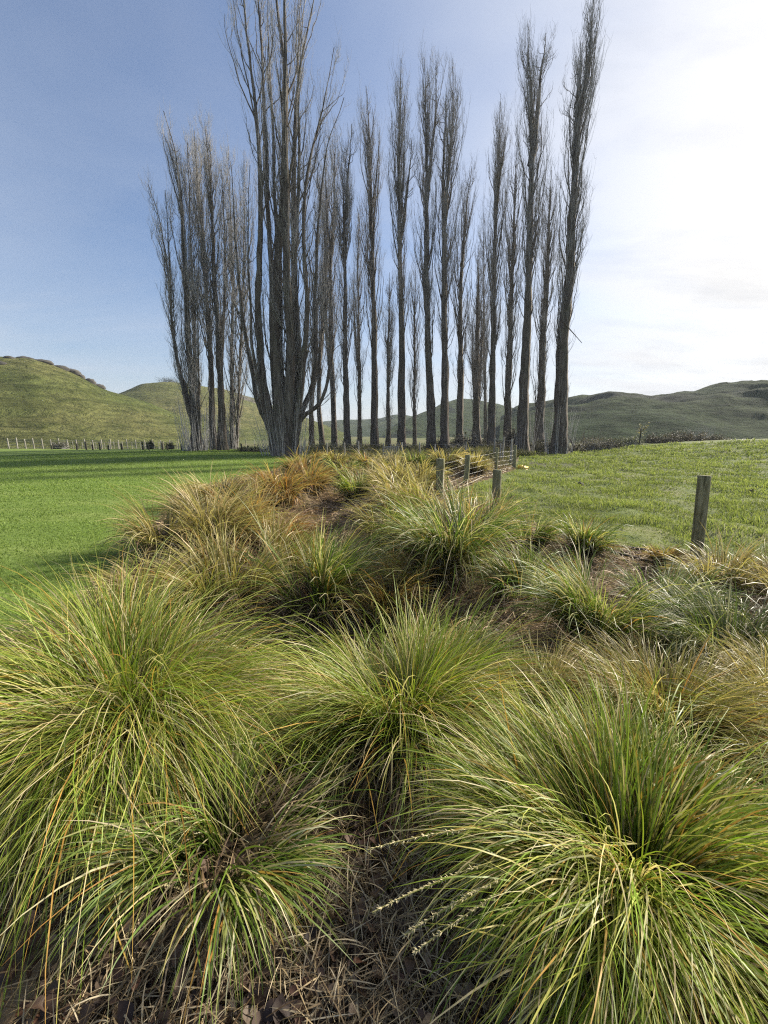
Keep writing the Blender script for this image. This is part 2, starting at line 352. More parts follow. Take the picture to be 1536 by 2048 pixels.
# ------------------------------------------------------------------ blades
def blades(bx, by, bz, Ln, th0, th1, az, W, K=7, curl=0.3, pw=1.2, c0=None, c1=None, roll=0.5, floor=True, rng=RNG, wprof=None, kink=0.0):
    n = len(bx); s = np.linspace(0, 1, K)
    th = th0[:, None] + (th1 - th0)[:, None] * s[None] ** pw
    if kink: th = th + (rng.random(n) < kink)[:, None] * rng.uniform(.5, 1.5, n)[:, None] * (s[None] > rng.uniform(.3, .85, n)[:, None])
    a = az[:, None] + (rng.normal(0, curl, n))[:, None] * s[None]
    st = (Ln / (K - 1))[:, None]
    thm = (th[:, 1:] + th[:, :-1]) / 2; am = (a[:, 1:] + a[:, :-1]) / 2
    z0 = np.zeros((n, 1))
    X = bx[:, None] + np.concatenate([z0, np.cumsum(st * np.sin(thm) * np.cos(am), 1)], 1)
    Y = by[:, None] + np.concatenate([z0, np.cumsum(st * np.sin(thm) * np.sin(am), 1)], 1)
    Z = bz[:, None] + np.concatenate([z0, np.cumsum(st * np.cos(thm), 1)], 1)
    if floor: Z = np.maximum(Z, gz(X, Y) + 0.008 + 0.03 * rng.random((n, 1)))
    P = np.stack([X, Y, Z], -1)
    ro = rng.normal(0, roll, n)[:, None] + rng.normal(0, 0.5, n)[:, None] * s
    H = np.stack([-np.sin(a), np.cos(a), 0 * a], -1)
    Nn = np.stack([np.cos(th) * np.cos(a), np.cos(th) * np.sin(a), -np.sin(th)], -1)
    S = np.cos(ro)[..., None] * H + np.sin(ro)[..., None] * Nn
    pf = (0.55 + 0.45 * np.minimum(1, s * 4)) * (1 - s ** 3) + 0.05 if wprof is None else wprof
    wd = (W[:, None] * pf[None] * 0.5)[..., None]
    V = np.stack([P - S * wd, P + S * wd], 2).reshape(-1, 3)
    i = np.arange(n * K * 2).reshape(n, K, 2)
    Q = np.stack([i[:, :-1, 0], i[:, :-1, 1], i[:, 1:, 1], i[:, 1:, 0]], -1).reshape(-1, 4)
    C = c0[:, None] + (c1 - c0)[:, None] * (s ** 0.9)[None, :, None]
    C = np.repeat(C[:, :, None], 2, 2).reshape(-1, 3)
    return V, Q, C
A_ = np.array
PAL = {  # (root, tip, weight): natural tones, plus shade in dark roots, sun in pale tips
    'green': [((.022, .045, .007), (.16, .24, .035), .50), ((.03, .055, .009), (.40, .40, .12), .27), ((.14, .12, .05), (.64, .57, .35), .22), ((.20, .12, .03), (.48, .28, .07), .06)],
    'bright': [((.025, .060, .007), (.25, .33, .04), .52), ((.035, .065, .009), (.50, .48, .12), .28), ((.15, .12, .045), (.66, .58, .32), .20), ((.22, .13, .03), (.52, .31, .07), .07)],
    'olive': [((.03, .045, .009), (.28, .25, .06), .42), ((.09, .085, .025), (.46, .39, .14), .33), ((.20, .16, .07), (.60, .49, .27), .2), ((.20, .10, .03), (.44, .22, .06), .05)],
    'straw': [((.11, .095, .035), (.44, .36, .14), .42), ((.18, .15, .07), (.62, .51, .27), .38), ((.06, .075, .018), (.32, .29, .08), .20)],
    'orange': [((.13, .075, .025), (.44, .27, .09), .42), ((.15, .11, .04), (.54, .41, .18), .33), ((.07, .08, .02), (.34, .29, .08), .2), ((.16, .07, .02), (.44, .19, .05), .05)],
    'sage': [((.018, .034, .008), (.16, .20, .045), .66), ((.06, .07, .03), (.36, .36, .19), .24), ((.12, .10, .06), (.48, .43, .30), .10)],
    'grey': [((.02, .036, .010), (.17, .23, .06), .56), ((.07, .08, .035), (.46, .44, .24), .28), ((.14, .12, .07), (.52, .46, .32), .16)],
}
def palcols(pal, n, rng):
    p = PAL[pal]; w_ = A_([q[2] for q in p]); k = rng.choice(len(p), n, p=w_ / w_.sum())
    c0 = A_([q[0] for q in p])[k]; c1 = A_([q[1] for q in p])[k]
    j = rng.normal(1, 0.16, (n, 1)).clip(0.6, 1.5)
    return c0 * j, c1 * j * (1 + rng.normal(0, 0.05, (n, 3)))
TUSS_N = [0]
def tussock(label, cx, by, ty, hw, pal, dens=1.0, drop=0.0, lean=(0, 0), seeds=None, bare=None, fan=1.0, wmul=1.0, group='tussocks along the gully'):
    rng = np.random.default_rng(100 + TUSS_N[0]); TUSS_N[0] += 1
    g = ground_hit(cx, by); x0, y0, z0 = g
    dep = cp * y0 - sp * (z0 - CAMZ)
    H = at_y(cx, ty, y0)[2] - z0; H = max(0.22, H)
    R = hw / F * dep
    if y0 > 2.4: H *= 1.25; R *= 1.06
    root = thing('tussock_plant', label, 'tussock', (x0, y0, z0), group)
    area = (2 * hw * (by - ty)) / 4.0   # px of the scored render
    n = int(np.clip(area * 0.085 * dens, 500, 9000))
    K = 9 if hw > 180 else (7 if hw > 80 else 6)
    if hw < 135: fan *= 0.72
    rb = 0.36 * R
    nc = int(np.clip(n / 75, 14, 90)); qc = np.sqrt(rng.random(nc)); pc = rng.random(nc) * 2 * math.pi
    ac = pc + rng.normal(0, 0.45, nc); tc_ = 0.06 + 0.50 * fan * qc ** 1.3 + np.abs(rng.normal(0, 0.10, nc)); lc = rng.normal(1, 0.12, nc).clip(.7, 1.25)
    asp = min(R / H, 1.6); bc = (1.15 + 0.45 * asp * (0.4 + 0.8 * qc)) * rng.normal(1, .15, nc) * (0.88 if hw < 135 else 1.0)
    wc = np.ones(nc)
    if bare is not None: wc = np.where((np.cos(pc - math.radians(bare)) > 0.25) & (qc > 0.4), 0.10, 1.0)
    wc = wc * rng.uniform(0.3, 1.6, nc); k = rng.choice(nc, n, p=wc / wc.sum())
    bx = rb * (qc[k] * np.cos(pc[k]) + rng.normal(0, .13, n)); byy = rb * (qc[k] * np.sin(pc[k]) + rng.normal(0, .13, n))
    pa = ac[k]
    Lm = (0.64 * H + 0.27 * R) * (1.12 if y0 > 2.4 else 1.0)
    Ln = Lm * lc[k] * rng.normal(1.0, 0.17, n).clip(0.4, 1.35)
    th0 = np.abs(tc_[k] + rng.normal(0, 0.10, n))
    th1 = np.minimum(th0 + bc[k] * rng.normal(1.0, 0.28, n).clip(0.1, 1.9), 2.95)
    az = pa + rng.normal(0, 0.34, n)
    lx, ly = lean
    if lx or ly: az = np.arctan2(np.sin(az) + ly * rng.random(n), np.cos(az) + lx * rng.random(n))
    px_m = dep / 380.0
    W = np.maximum(0.0042, 0.80 * px_m) * rng.uniform(0.65, 1.35, n) * wmul
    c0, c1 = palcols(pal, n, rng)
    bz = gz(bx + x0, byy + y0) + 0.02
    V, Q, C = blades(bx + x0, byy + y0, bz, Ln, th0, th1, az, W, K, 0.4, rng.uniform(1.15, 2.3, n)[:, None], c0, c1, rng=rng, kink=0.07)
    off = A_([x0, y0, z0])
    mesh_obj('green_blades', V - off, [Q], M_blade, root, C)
    # dead skirt: older brown blades hanging low round the base, inner shade painted in
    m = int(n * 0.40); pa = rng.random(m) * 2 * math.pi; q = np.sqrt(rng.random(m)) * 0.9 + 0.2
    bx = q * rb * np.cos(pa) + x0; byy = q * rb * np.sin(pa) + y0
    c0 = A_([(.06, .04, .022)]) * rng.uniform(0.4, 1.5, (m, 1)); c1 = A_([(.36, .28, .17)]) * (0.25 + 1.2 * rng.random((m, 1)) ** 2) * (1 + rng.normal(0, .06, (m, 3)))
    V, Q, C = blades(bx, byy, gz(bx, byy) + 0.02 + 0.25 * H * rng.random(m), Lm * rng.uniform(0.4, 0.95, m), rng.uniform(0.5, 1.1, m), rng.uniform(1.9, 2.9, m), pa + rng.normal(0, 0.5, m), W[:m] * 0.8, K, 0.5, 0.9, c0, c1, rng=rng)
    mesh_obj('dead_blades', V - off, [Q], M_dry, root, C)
    if seeds:
        for (ax, ay, bx_, by_, dz) in seeds:      # pale flowering stems reaching out of the tussock
            p0 = A_([x0, y0, z0 + 0.25]); p2 = ground_hit(bx_, by_); d = A_([0, 0, CAMZ]) - p2
            p2 = p2 + d * dz; p1 = (p0 + p2) / 2 + A_([0, 0, 0.16])
            t = np.linspace(0, 1, 26)[:, None]; P = (1 - t) ** 2 * p0 + 2 * t * (1 - t) * p1 + t ** 2 * p2
            acc = Acc(); V, Q = tubes(P[None], np.full((1, 26), 0.0016), 5); acc.add(V, Q, C=A_([.36, .33, .12]))
            ns = 120; tt = rng.uniform(0.66, 1.0, ns); B = A_([np.interp(tt, t[:, 0], P[:, k]) for k in range(3)]).T
            dirv = P[-1] - P[-4]; a0 = math.atan2(dirv[1], dirv[0])
            V, Q, C = blades(B[:, 0], B[:, 1], B[:, 2], np.full(ns, 0.012) * rng.uniform(.6, 1.3, ns), rng.normal(1.5, 0.5, ns), rng.normal(1.7, .5, ns), a0 + rng.normal(0, 0.5, ns), np.full(ns, 0.0030), 3, 0.1, 1, A_([(.55, .48, .30)] * ns), A_([(.50, .43, .25)] * ns), floor=False, rng=rng)
            acc.add(V, Q, C=C)
            o = acc.build('seed_stem', M_dry, root); o.data.vertices.foreach_set('co', (np.concatenate(acc.V) - off).astype(np.float32).ravel())
    return root

T = tussock
# --- nearest
T('largest tussock, green with a long curtain of blades falling to the bottom left corner', 265, 1480, 1130, 300, 'bright', 1.5, lean=(-0.25, -0.35), fan=1.15)
T('small loose green tussock rising from the dead leaves in the lower left', 450, 1725, 1490, 250, 'green', 0.45, wmul=1.4)
T('pale straw tussock squeezed between the largest tussock and the small loose one', 560, 1540, 1370, 140, 'straw', 0.9)
T('round bright green tussock in the middle of the foreground, dark bare base in front', 815, 1500, 1235, 260, 'bright', 1.4, bare=-95)
T('big green tussock filling the bottom right corner, with pale flowering stems', 1255, 1800, 1500, 415, 'bright', 1.1, lean=(-0.15, 0), seeds=[(1240, 1790, 735, 1700, .30), (1240, 1790, 745, 1825, .22), (1240, 1790, 830, 1905, .2), (1240, 1790, 810, 1870, .2)], wmul=1.15)
T('yellow green tussock cut by the right edge above the bottom right corner one', 1620, 1600, 1400, 230, 'bright', 1.0)
T('wide straw coloured tussock right behind the one in the bottom right corner', 1330, 1500, 1300, 240, 'olive', 1.3)
T('pale dry tussock at the right edge, behind the yellow green one', 1560, 1470, 1300, 190, 'straw', 1.0)
T('loose straw tussock between the round middle one and the wide straw coloured one', 1075, 1480, 1300, 150, 'straw', 1.0)
# --- right bank
T('wide grey green drooping tussock at the right edge below the tall post', 1460, 1345, 1165, 190, 'sage', 1.25)
T('grey green tussock with a whitish skirt, left of the wide drooping one', 1205, 1290, 1150, 118, 'green', 1.5, bare=-80)
T('olive tussock on the dark right bank, just beyond the round middle one', 1045, 1200, 1120, 92, 'green', 1.5, bare=-90)
T('compact tussock with pale arching tips at the foot of the tall post', 1440, 1185, 1105, 85, 'straw', 1.2)
T('small upright tussock at the paddock edge, right one of two alike', 1163, 1115, 1045, 54, 'green', 1.5)
T('small upright tussock at the paddock edge, left one of two alike', 1060, 1100, 1035, 52, 'green', 1.5)
T('tiny orange tuft beside the black pipes', 1323, 1135, 1098, 22, 'orange', 1.0)
T('dry pale tussock spilling over the paddock edge at the right frame edge', 1570, 1225, 1115, 110, 'straw', 1.0)
T('flattened grey tussock between the whitish skirted one and the black pipes', 1320, 1245, 1150, 110, 'grey', 1.0)
# --- big bush group right of the path
T('tall dark green tussock, biggest right of the straw path', 905, 1150, 990, 110, 'green', 1.5, bare=-100)
T('rounded olive tussock left of the biggest one by the path', 785, 1085, 995, 82, 'olive', 1.4)
T('straw tipped tussock behind the biggest one, in front of the slanting short post', 960, 1090, 990, 75, 'straw', 1.4)
T('tan tussock behind the biggest one, below the wire fence end', 850, 1045, 955, 85, 'straw', 1.4)
# --- middle left of the path
T('upright olive green tussock in the middle with a dark hollow at its foot', 640, 1245, 1090, 112, 'green', 1.6, bare=-90)
T('orange brown tussock right behind the round middle foreground one', 775, 1250, 1140, 85, 'orange', 1.3)
T('olive straw tussock just above the largest tussock', 450, 1215, 1090, 130, 'olive', 1.3)
T('dry brown tussock jutting onto the lawn', 325, 1110, 1010, 85, 'straw', 1.4)
T('straw tussock right of the one jutting onto the lawn', 430, 1100, 975, 95, 'straw', 1.4)
T('orange brown tussock on the left bank beside the straw path', 510, 1085, 985, 75, 'orange', 1.4)
T('olive straw tussock in front of the orange brown left bank one', 545, 1160, 1050, 90, 'olive', 1.3)
T('rusty orange tussock at the bend of the path, next to the lawn', 555, 1005, 938, 75, 'orange', 1.5)
T('rusty orange tussock at the bend of the path, away from the lawn', 622, 985, 932, 58, 'orange', 1.5)
T('bright lime tussock where the path disappears', 715, 1000, 945, 45, 'bright', 1.5)
T('grey straw tussock on the far right of the path bend', 790, 1015, 950, 65, 'straw', 1.4)
T('dry tussock on the lawn side, left of the rusty orange pair', 440, 1010, 950, 70, 'straw', 1.3)
T('dry tan tussock hanging over the straw path from the left bank', 575, 1110, 1050, 45, 'orange', 1.3)
T('dark olive tussock below the tall dark green one', 850, 1190, 1090, 75, 'olive', 1.3)
T('dry tan tussock on the lawn edge above the largest one', 300, 1220, 1120, 95, 'straw', 1.1)
T('reddish straw tussock behind the wide straw coloured one', 1180, 1400, 1290, 110, 'orange', 0.8)
far = [('green tussock beyond the lime one', 690, 962, 925, 42, 'green'), ('dark green clump just left of the fence end', 828, 945, 908, 30, 'green'), ('tan clump at the lawn tip', 600, 955, 918, 45, 'olive'),
       ('tan clump behind the dark green one', 780, 950, 912, 40, 'straw'), ('straw clump beside the first wired post', 840, 985, 930, 50, 'straw'), ('olive clump under the metal hurdle', 735, 945, 910, 38, 'olive'),
       ('straw clump inside the wire fence corner', 950, 950, 912, 40, 'straw'), ('straw clump in front of the dark green one', 790, 985, 930, 52, 'straw'), ('olive clump left of the hurdle', 675, 940, 908, 36, 'olive'),
       ('yellowish clump behind the wire fence', 890, 945, 908, 36, 'straw'), ('grey clump on the far path side', 735, 975, 930, 45, 'olive'), ('orange clump farthest along the lawn edge', 640, 935, 908, 32, 'orange')]
for lab, cx, by, ty, hw, pal in far: T('distant ' + lab, cx, by, ty, hw, pal, 1.8)

# ------------------------------------------------------------------ loose cover (nobody could count it)
def scatter(n, r0, r1, half_az, test, rng, pw=1.0):
    r = np.exp(rng.uniform(math.log(r0), math.log(r1), n) ) if pw == 1.0 else (r0 ** pw + rng.random(n) * (r1 ** pw - r0 ** pw)) ** (1 / pw)
    a = rng.uniform(-half_az, half_az, n); x = r * np.sin(a); y = r * np.cos(a)
    k = test(x, y); return x[k], y[k], r[k]
def turf(name, label, n, test, h, cols, r0, r1, wk, tuft, seed, kind='grass', tk=1.0):
    rng = np.random.default_rng(seed); x, y, r = scatter(n, r0, r1, 1.0, test, rng, 0.35); m = len(x)
    tn = fbm(x * tuft, y * tuft, 3); tn2 = fbm(x * 0.35 + 3, y * 1.2, 3)
    hh = h * (1 + 1.6 * tk * np.clip(tn * 3, -0.5, 1.4)) * (1 + r * 0.035) * rng.uniform(0.6, 1.3, m)
    c0 = A_(cols[0])[None] * (1 + 0.5 * tn2[:, None]) ; k = rng.random((m, 1)); c1 = A_(cols[1]) * (1 - k) + A_(cols[2]) * k
    c1 = c1 * (1 + 0.9 * tn2[:, None] + 0.5 * tk * tn[:, None]) * rng.uniform(.75, 1.25, (m, 1))
    V, Q, C = blades(x, y, gz(x, y) - 0.004, hh, rng.uniform(0, .5, m), rng.uniform(.4, 1.5, m), rng.random(m) * 6.28, np.maximum(0.0025, r * wk) * rng.uniform(.6, 1.4, m), 3, 0.2, 1, np.clip(c0, 0, 1) + 0 * c1, np.clip(c1, 0, 1), floor=False, rng=rng)
    return tag(mesh_obj(name, V, [Q], M_turf, None, C), label, kind, kind='stuff')
turf('lawn_grass', 'short mown grass blades of the lawn', 420000, lambda x, y: (x < xl(y) - 0.02) & (y < 34), 0.028, [(.085, .135, .025), (.185, .28, .05), (.32, .40, .10)], 2.2, 36, 0.0011, 1.2, 11, tk=0.25)
turf('paddock_grass', 'tufty grazed grass of the paddock', 420000, lambda x, y: (x > xp(y) + 0.02) & (y < 34), 0.06, [(.065, .09, .02), (.18, .24, .05), (.37, .38, .15)], 3.5, 40, 0.0011, 1.6, 12, tk=0.85)
turf('rough_grass', 'long rank grass under the poplar row', 120000, lambda x, y: (y > 17) & (y < 46) & (x > xl(y) + 0.3 - 3 * (y > 29.5)) & (x < xp(y) - 0.1 + 2 * (y > 27)), 0.16, [(.03, .038, .012), (.07, .08, .025), (.18, .15, .07)], 16, 48, 0.0009, 0.5, 13)
def straw(name, label, n, r0, r1, seed, Lr, cols, test=None, wmin=0.0028):
    rng = np.random.default_rng(seed)
    x, y, r = scatter(n, r0, r1, 0.95, test or (lambda x, y: (x > xl(y)) & (x < xp(y))), rng, 0.5); m = len(x)
    k = rng.random((m, 1)) ** 1.6; c = (A_(cols[0]) * (1 - k) + A_(cols[1]) * k) * rng.uniform(.7, 1.3, (m, 1))
    V, Q, C = blades(x, y, gz(x, y) + 0.02 + rng.random(m) * 0.07, rng.uniform(*Lr, m), rng.uniform(.9, 1.55, m), rng.uniform(1.5, 2.0, m), rng.random(m) * 6.28, np.maximum(wmin, r * 0.0016) * rng.uniform(.5, 1.5, m), 5, 0.35, 1, c * .8, c, rng=rng)
    return tag(mesh_obj(name, V, [Q], M_dry, None, C), label, 'straw', kind='stuff')
straw('dry_straw', 'tangle of dead grass stalks on the gully bed', 30000, 0.55, 20, 21, (0.04, 0.20), ((.09, .055, .03), (.66, .50, .28)))
straw('dry_straw', 'pale matted dead grass on the near ground', 9000, 0.4, 1.2, 22, (0.05, 0.16), ((.14, .10, .06), (.72, .60, .40)), lambda x, y: (vnoise(x * 3, y * 3) > 0.35))
straw('dry_straw', 'dead stalks strewn between the farther tussocks', 60000, 2.6, 20, 24, (0.05, 0.22), ((.16, .10, .06), (.66, .50, .31)))
straw('dry_straw', 'pinkish trampled straw on the path bend', 5000, 6.5, 13, 23, (0.1, 0.3), ((.28, .18, .12), (.66, .50, .37)), lambda x, y: np.abs(x - xg(y)) < 0.75)
def dead_leaves():
    rng = np.random.default_rng(31); x, y, r = scatter(8000, 0.45, 3.6, 0.95, lambda x, y: (x > xl(y)) & (x < xp(y) - .5), rng, 0.4); m = len(x)
    z = gz(x, y) + 0.02 + 0.07 * rng.random(m)
    # curled oval leaf: 5 x 3 grid
    u = np.linspace(-1, 1, 6); hw_ = A_([0.04, .62, 1.0, .92, .55, .05]); v = A_([-1, -0.35, 0.35, 1])
    cu = rng.normal(0, .5, m); cv = rng.normal(0.5, .5, m); s = rng.uniform(.010, .027, m)
    lx = u[None, :, None] * 1.25 * np.ones((m, 1, 4)); ly = hw_[None, :, None] * v[None, None, :] * 0.8 * np.ones((m, 1, 1))
    lz = cu[:, None, None] * lx ** 2 * .5 + cv[:, None, None] * ly ** 2 * .6 + 0.12 * np.sin(lx * 4 + cu[:, None, None] * 9) * ly
    P = np.stack([lx, ly, lz], -1) * s[:, None, None, None]
    a = rng.random(m) * 6.28; b = rng.normal(0, .45, m); c_ = rng.normal(0, .45, m)
    ca, sa, cb, sb, cc, s3 = np.cos(a), np.sin(a), np.cos(b), np.sin(b), np.cos(c_), np.sin(c_)
    Rz = np.zeros((m, 3, 3)); Rz[:, 0, 0] = ca; Rz[:, 0, 1] = -sa; Rz[:, 1, 0] = sa; Rz[:, 1, 1] = ca; Rz[:, 2, 2] = 1
    Ry = np.zeros((m, 3, 3)); Ry[:, 0, 0] = cb; Ry[:, 0, 2] = sb; Ry[:, 2, 0] = -sb; Ry[:, 2, 2] = cb; Ry[:, 1, 1] = 1
    Rx = np.zeros((m, 3, 3)); Rx[:, 1, 1] = cc; Rx[:, 1, 2] = -s3; Rx[:, 2, 1] = s3; Rx[:, 2, 2] = cc; Rx[:, 0, 0] = 1
    P = np.einsum('nij,nabj->nabi', Rz @ Ry @ Rx, P) + np.stack([x, y, z], -1)[:, None, None, :]
    i = np.arange(m * 24).reshape(m, 6, 4)
    Q = np.stack([i[:, :-1, :-1], i[:, :-1, 1:], i[:, 1:, 1:], i[:, 1:, :-1]], -1).reshape(-1, 4)
    base = A_([(.07, .043, .031), (.11, .07, .048), (.045, .028, .023), (.18, .13, .09), (.085, .042, .027)])[rng.integers(0, 5, m)] * rng.uniform(.5, 1.3, (m, 1))
    C = np.repeat(base, 24, 0)
    tag(mesh_obj('leaf_litter', P.reshape(-1, 3), [Q], M_leaf, None, C, True), 'fallen brown poplar leaves on the near ground', 'leaf litter', kind='stuff')
dead_leaves()

# ------------------------------------------------------------------ poplars
def resample(P, K):
    P = np.asarray(P, float); d = np.concatenate([[0], np.cumsum(np.linalg.norm(np.diff(P, axis=0), axis=1))])
    s = np.linspace(0, d[-1], K * 4); Q = A_([np.interp(s, d, P[:, k]) for k in range(3)]).T
    k = np.ones(9) / 9
    for _ in range(2):
        Q = A_([np.convolve(np.pad(Q[:, j], 4, 'edge'), k, 'valid') for j in range(3)]).T
    Q[0] = P[0]; Q[-1] = P[-1]
    return Q[np.linspace(0, K * 4 - 1, K).astype(int)]
def lerp_poly(P, idx, t):
    """P (N,K,3), idx (M,), t (M,T) may exceed 1: continue upward"""
    K = P.shape[1]; f = np.clip(t, 0, 1) * (K - 1); i = np.minimum(f.astype(int), K - 2); fr = (f - i)[..., None]
    Q = P[idx[:, None], i] * (1 - fr) + P[idx[:, None], i + 1] * fr
    seg = np.linalg.norm(P[:, -1] - P[:, 0], axis=1)[idx]
    Q[..., 2] += np.maximum(t - 1, 0) * seg[:, None]
    return Q
TREE_N = [0]
def poplar(label, D, stems, base_r, crown_px, n1=70, low=0.05, trunk_h=None, twig=1.0, dens=1.0, limbs=None, suckers=0):
    """stems: list of (pixel way points base->top, base radius px, top fraction)"""
    rng = np.random.default_rng(500 + TREE_N[0]); TREE_N[0] += 1
    K = 34
    b = at_y(stems[0][0][0][0], stems[0][0][0][1], D); bx = b[0]; bz = gzz(bx, D)
    root = thing('poplar_tree', label, 'tree', (bx, D, bz), 'bare poplars in the shelterbelt'); off = A_([bx, D, bz])
    dep0 = D * cp + sp * 1.0; px = dep0 / F
    SP, SR = [], []
    for si, (wp, rp, *yo) in enumerate(stems):
        yo = yo[0] if yo else (0.0 if si == 0 else rng.uniform(-1.2, 1.2))
        P = []
        for j, (x, y) in enumerate(wp):
            f = j / max(1, len(wp) - 1)
            P.append(at_y(x, y, D + yo * min(1, f * 2.0)))
        P = A_(P)
        if si == 0 or P[0][2] < bz + 1.0: P[0][2] = bz - 0.15
        Q = resample(P, K)
        s = np.linspace(0, 1, K)
        amp = 0.012 * rp / 8 + 0.012
        wob = np.cumsum(rng.normal(0, amp, (K, 2)), 0); wob -= wob[0] + (wob[-1] - wob[0]) * s[:, None]
        Q[:, :2] += wob * 0.8
        R = 0.88 * rp * px * ((1 - s) ** 0.95 * 0.95 + 0.02) * (1 + 0.05 * rng.normal(0, 1, K) * (s > .05) * (s < .95))
        if si == 0 and base_r: R = R + (base_r * px - R[0]) * np.exp(-(Q[:, 2] - bz) / (0.9 if not trunk_h else trunk_h))
        SP.append(Q); SR.append(np.maximum(R, 0.02))
    SP = A_(SP); SR = A_(SR)
    V, Q = tubes(SP, SR, 12)
    # fluted, furrowed trunk
    dirs = V.reshape(len(SP), K, 12, 3) - SP[:, :, None, :]
    fl = 1 + 0.16 * np.sin(np.arange(12) * 2.6 + rng.random() * 6)[None, None, :, None] + rng.normal(0, 0.07, (len(SP), K, 12, 1))
    V = (SP[:, :, None, :] + dirs * fl).reshape(-1, 3)
    mesh_obj('trunk', V - off, [Q], M_bark, root, None, True)
    acc = Acc()
    # level 1
    lens = np.linalg.norm(np.diff(SP, axis=1), axis=2).sum(1); Ht = lens.max()
    pr = lens / lens.sum(); n1 = int(n1 * dens * (1 + 0.35 * (len(SP) - 1))); si = rng.choice(len(SP), n1, p=pr)
    t0 = low + (0.95 - low) * rng.random(n1) ** 0.9
    ln = np.minimum((0.07 + 0.22 * rng.random(n1) ** 1.3) * np.minimum(1, (1.04 - t0) * 2.6), 6.5 / lens[si])        # as fraction of stem
    prof = np.interp(t0 + ln * 0.6, [0, .12, .35, .6, .8, .95, 1.1], [.45, .55, .75, 1.0, .85, .45, .2])
    cr = max(crown_px * px * 1.15 - 0.2, 0.3)
    rho = cr * prof * np.sqrt(rng.uniform(0.16, 1.0, n1)) * rng.choice([1.0, 1.0, 1.25], n1); az = rng.random(n1) * 6.283
    k1 = 12; u = np.linspace(0, 1, k1)
    S0 = lerp_poly(SP, si, t0[:, None] + ln[:, None] * u[None])
    e = 1 - (1 - u) ** 1.8
    D1 = np.stack([np.cos(az), np.sin(az), 0 * az], -1)
    P1 = S0 + D1[:, None, :] * (rho[:, None] * e[None])[..., None]
    wob = np.cumsum(rng.normal(0, 0.05, (n1, k1, 3)), 1); wob -= wob[:, :1]; wob[..., 2] *= .3
    P1 += wob
    L1 = ln * lens[si]
    r_at = A_([np.interp(t, np.linspace(0, 1, K), SR[i]) for i, t in zip(si, t0)])
    R1 = np.minimum(0.0072 * L1 + 0.013, r_at * 0.55)[:, None] * (1 - 0.82 * u[None] ** 0.9)
    V, Q = tubes(P1, R1, 5); mesh_obj('branches', V - off, [Q], M_bark, root)
    # level 2
    n2 = int(n1 * 5.5); i1 = rng.choice(n1, n2, p=L1 / L1.sum()); t2 = rng.uniform(0.12, 0.98, n2); l2 = rng.uniform(0.25, 0.6, n2)
    k2 = 7; u2 = np.linspace(0, 1, k2); B = lerp_poly(P1, i1, t2[:, None] + l2[:, None] * u2[None] * 0.85)
    az2 = rng.random(n2) * 6.283; rho2 = rng.uniform(0.1, 0.62, n2) * (0.25 + 0.10 * L1[i1])
    e2 = 1 - (1 - u2) ** 1.7
    P2 = B + np.stack([np.cos(az2), np.sin(az2), 0.25 + 0 * az2], -1)[:, None, :] * (rho2[:, None] * e2[None])[..., None]
    w2 = np.cumsum(rng.normal(0, 0.035, (n2, k2, 3)), 1); P2 += w2 - w2[:, :1]
    R2 = np.minimum(0.010, 0.006 + 0.002 * L1[i1])[:, None] * twig * (1 - 0.7 * u2[None])
    V, Q = tubes(P2, R2, 3); acc.add(V, Q, C=A_([1., 0, 0]))
    # level 3 twigs
    n3 = int(n2 * 4.0); i2 = rng.integers(0, n2, n3); t3 = rng.uniform(0.15, 1.0, n3); l3 = rng.uniform(0.35, 0.8, n3)
    k3 = 4; u3 = np.linspace(0, 1, k3); B = lerp_poly(P2, i2, t3[:, None] + 0 * u3[None])
    az3 = rng.random(n3) * 6.283; rr = rng.uniform(0.08, 0.34, n3)
    dz = l3[:, None] * u3[None] * 0.95
    P3 = B + np.stack([np.cos(az3), np.sin(az3), 0 * az3], -1)[:, None, :] * (rr[:, None] * (1 - (1 - u3) ** 1.5)[None])[..., None]
    P3[..., 2] += dz
    P3[:, 1:] += rng.normal(0, 0.025, (n3, k3 - 1, 3))
    R3 = np.full((n3, 1), 0.0056) * twig * rng.uniform(.7, 1.3, (n3, 1)) * (1 - 0.6 * u3[None])
    V, Q = tubes(P3, R3, 3); acc.add(V, Q, C=A_([1., 0, 0]))
    # short epicormic shoots roughen the whole bole
    ne = int(12 * lens.sum() / 2.2); ie = rng.choice(len(SP), ne, p=pr); te = rng.uniform(0.02, 0.92, ne); le = rng.uniform(0.3, 1.5, ne); ke = 4; ue = np.linspace(0, 1, ke)
    B = lerp_poly(SP, ie, te[:, None] + 0 * ue[None]); re_ = A_([np.interp(t, np.linspace(0, 1, K), SR[i]) for i, t in zip(ie, te)]) * .9
    ae = rng.random(ne) * 6.283; out_ = re_[:, None] + rng.uniform(.08, .5, ne)[:, None] * (1 - (1 - ue) ** 2)[None]
    PE = B + np.stack([np.cos(ae), np.sin(ae), 0 * ae], -1)[:, None, :] * out_[..., None]; PE[..., 2] += le[:, None] * ue[None]; PE[:, 1:] += rng.normal(0, .03, (ne, ke - 1, 3))
    V, Q = tubes(PE, (0.011 * rng.uniform(.5, 1.5, ne))[:, None] * (1 - .6 * ue[None]), 3); acc.add(V, Q, C=A_([1., 0, 0]))
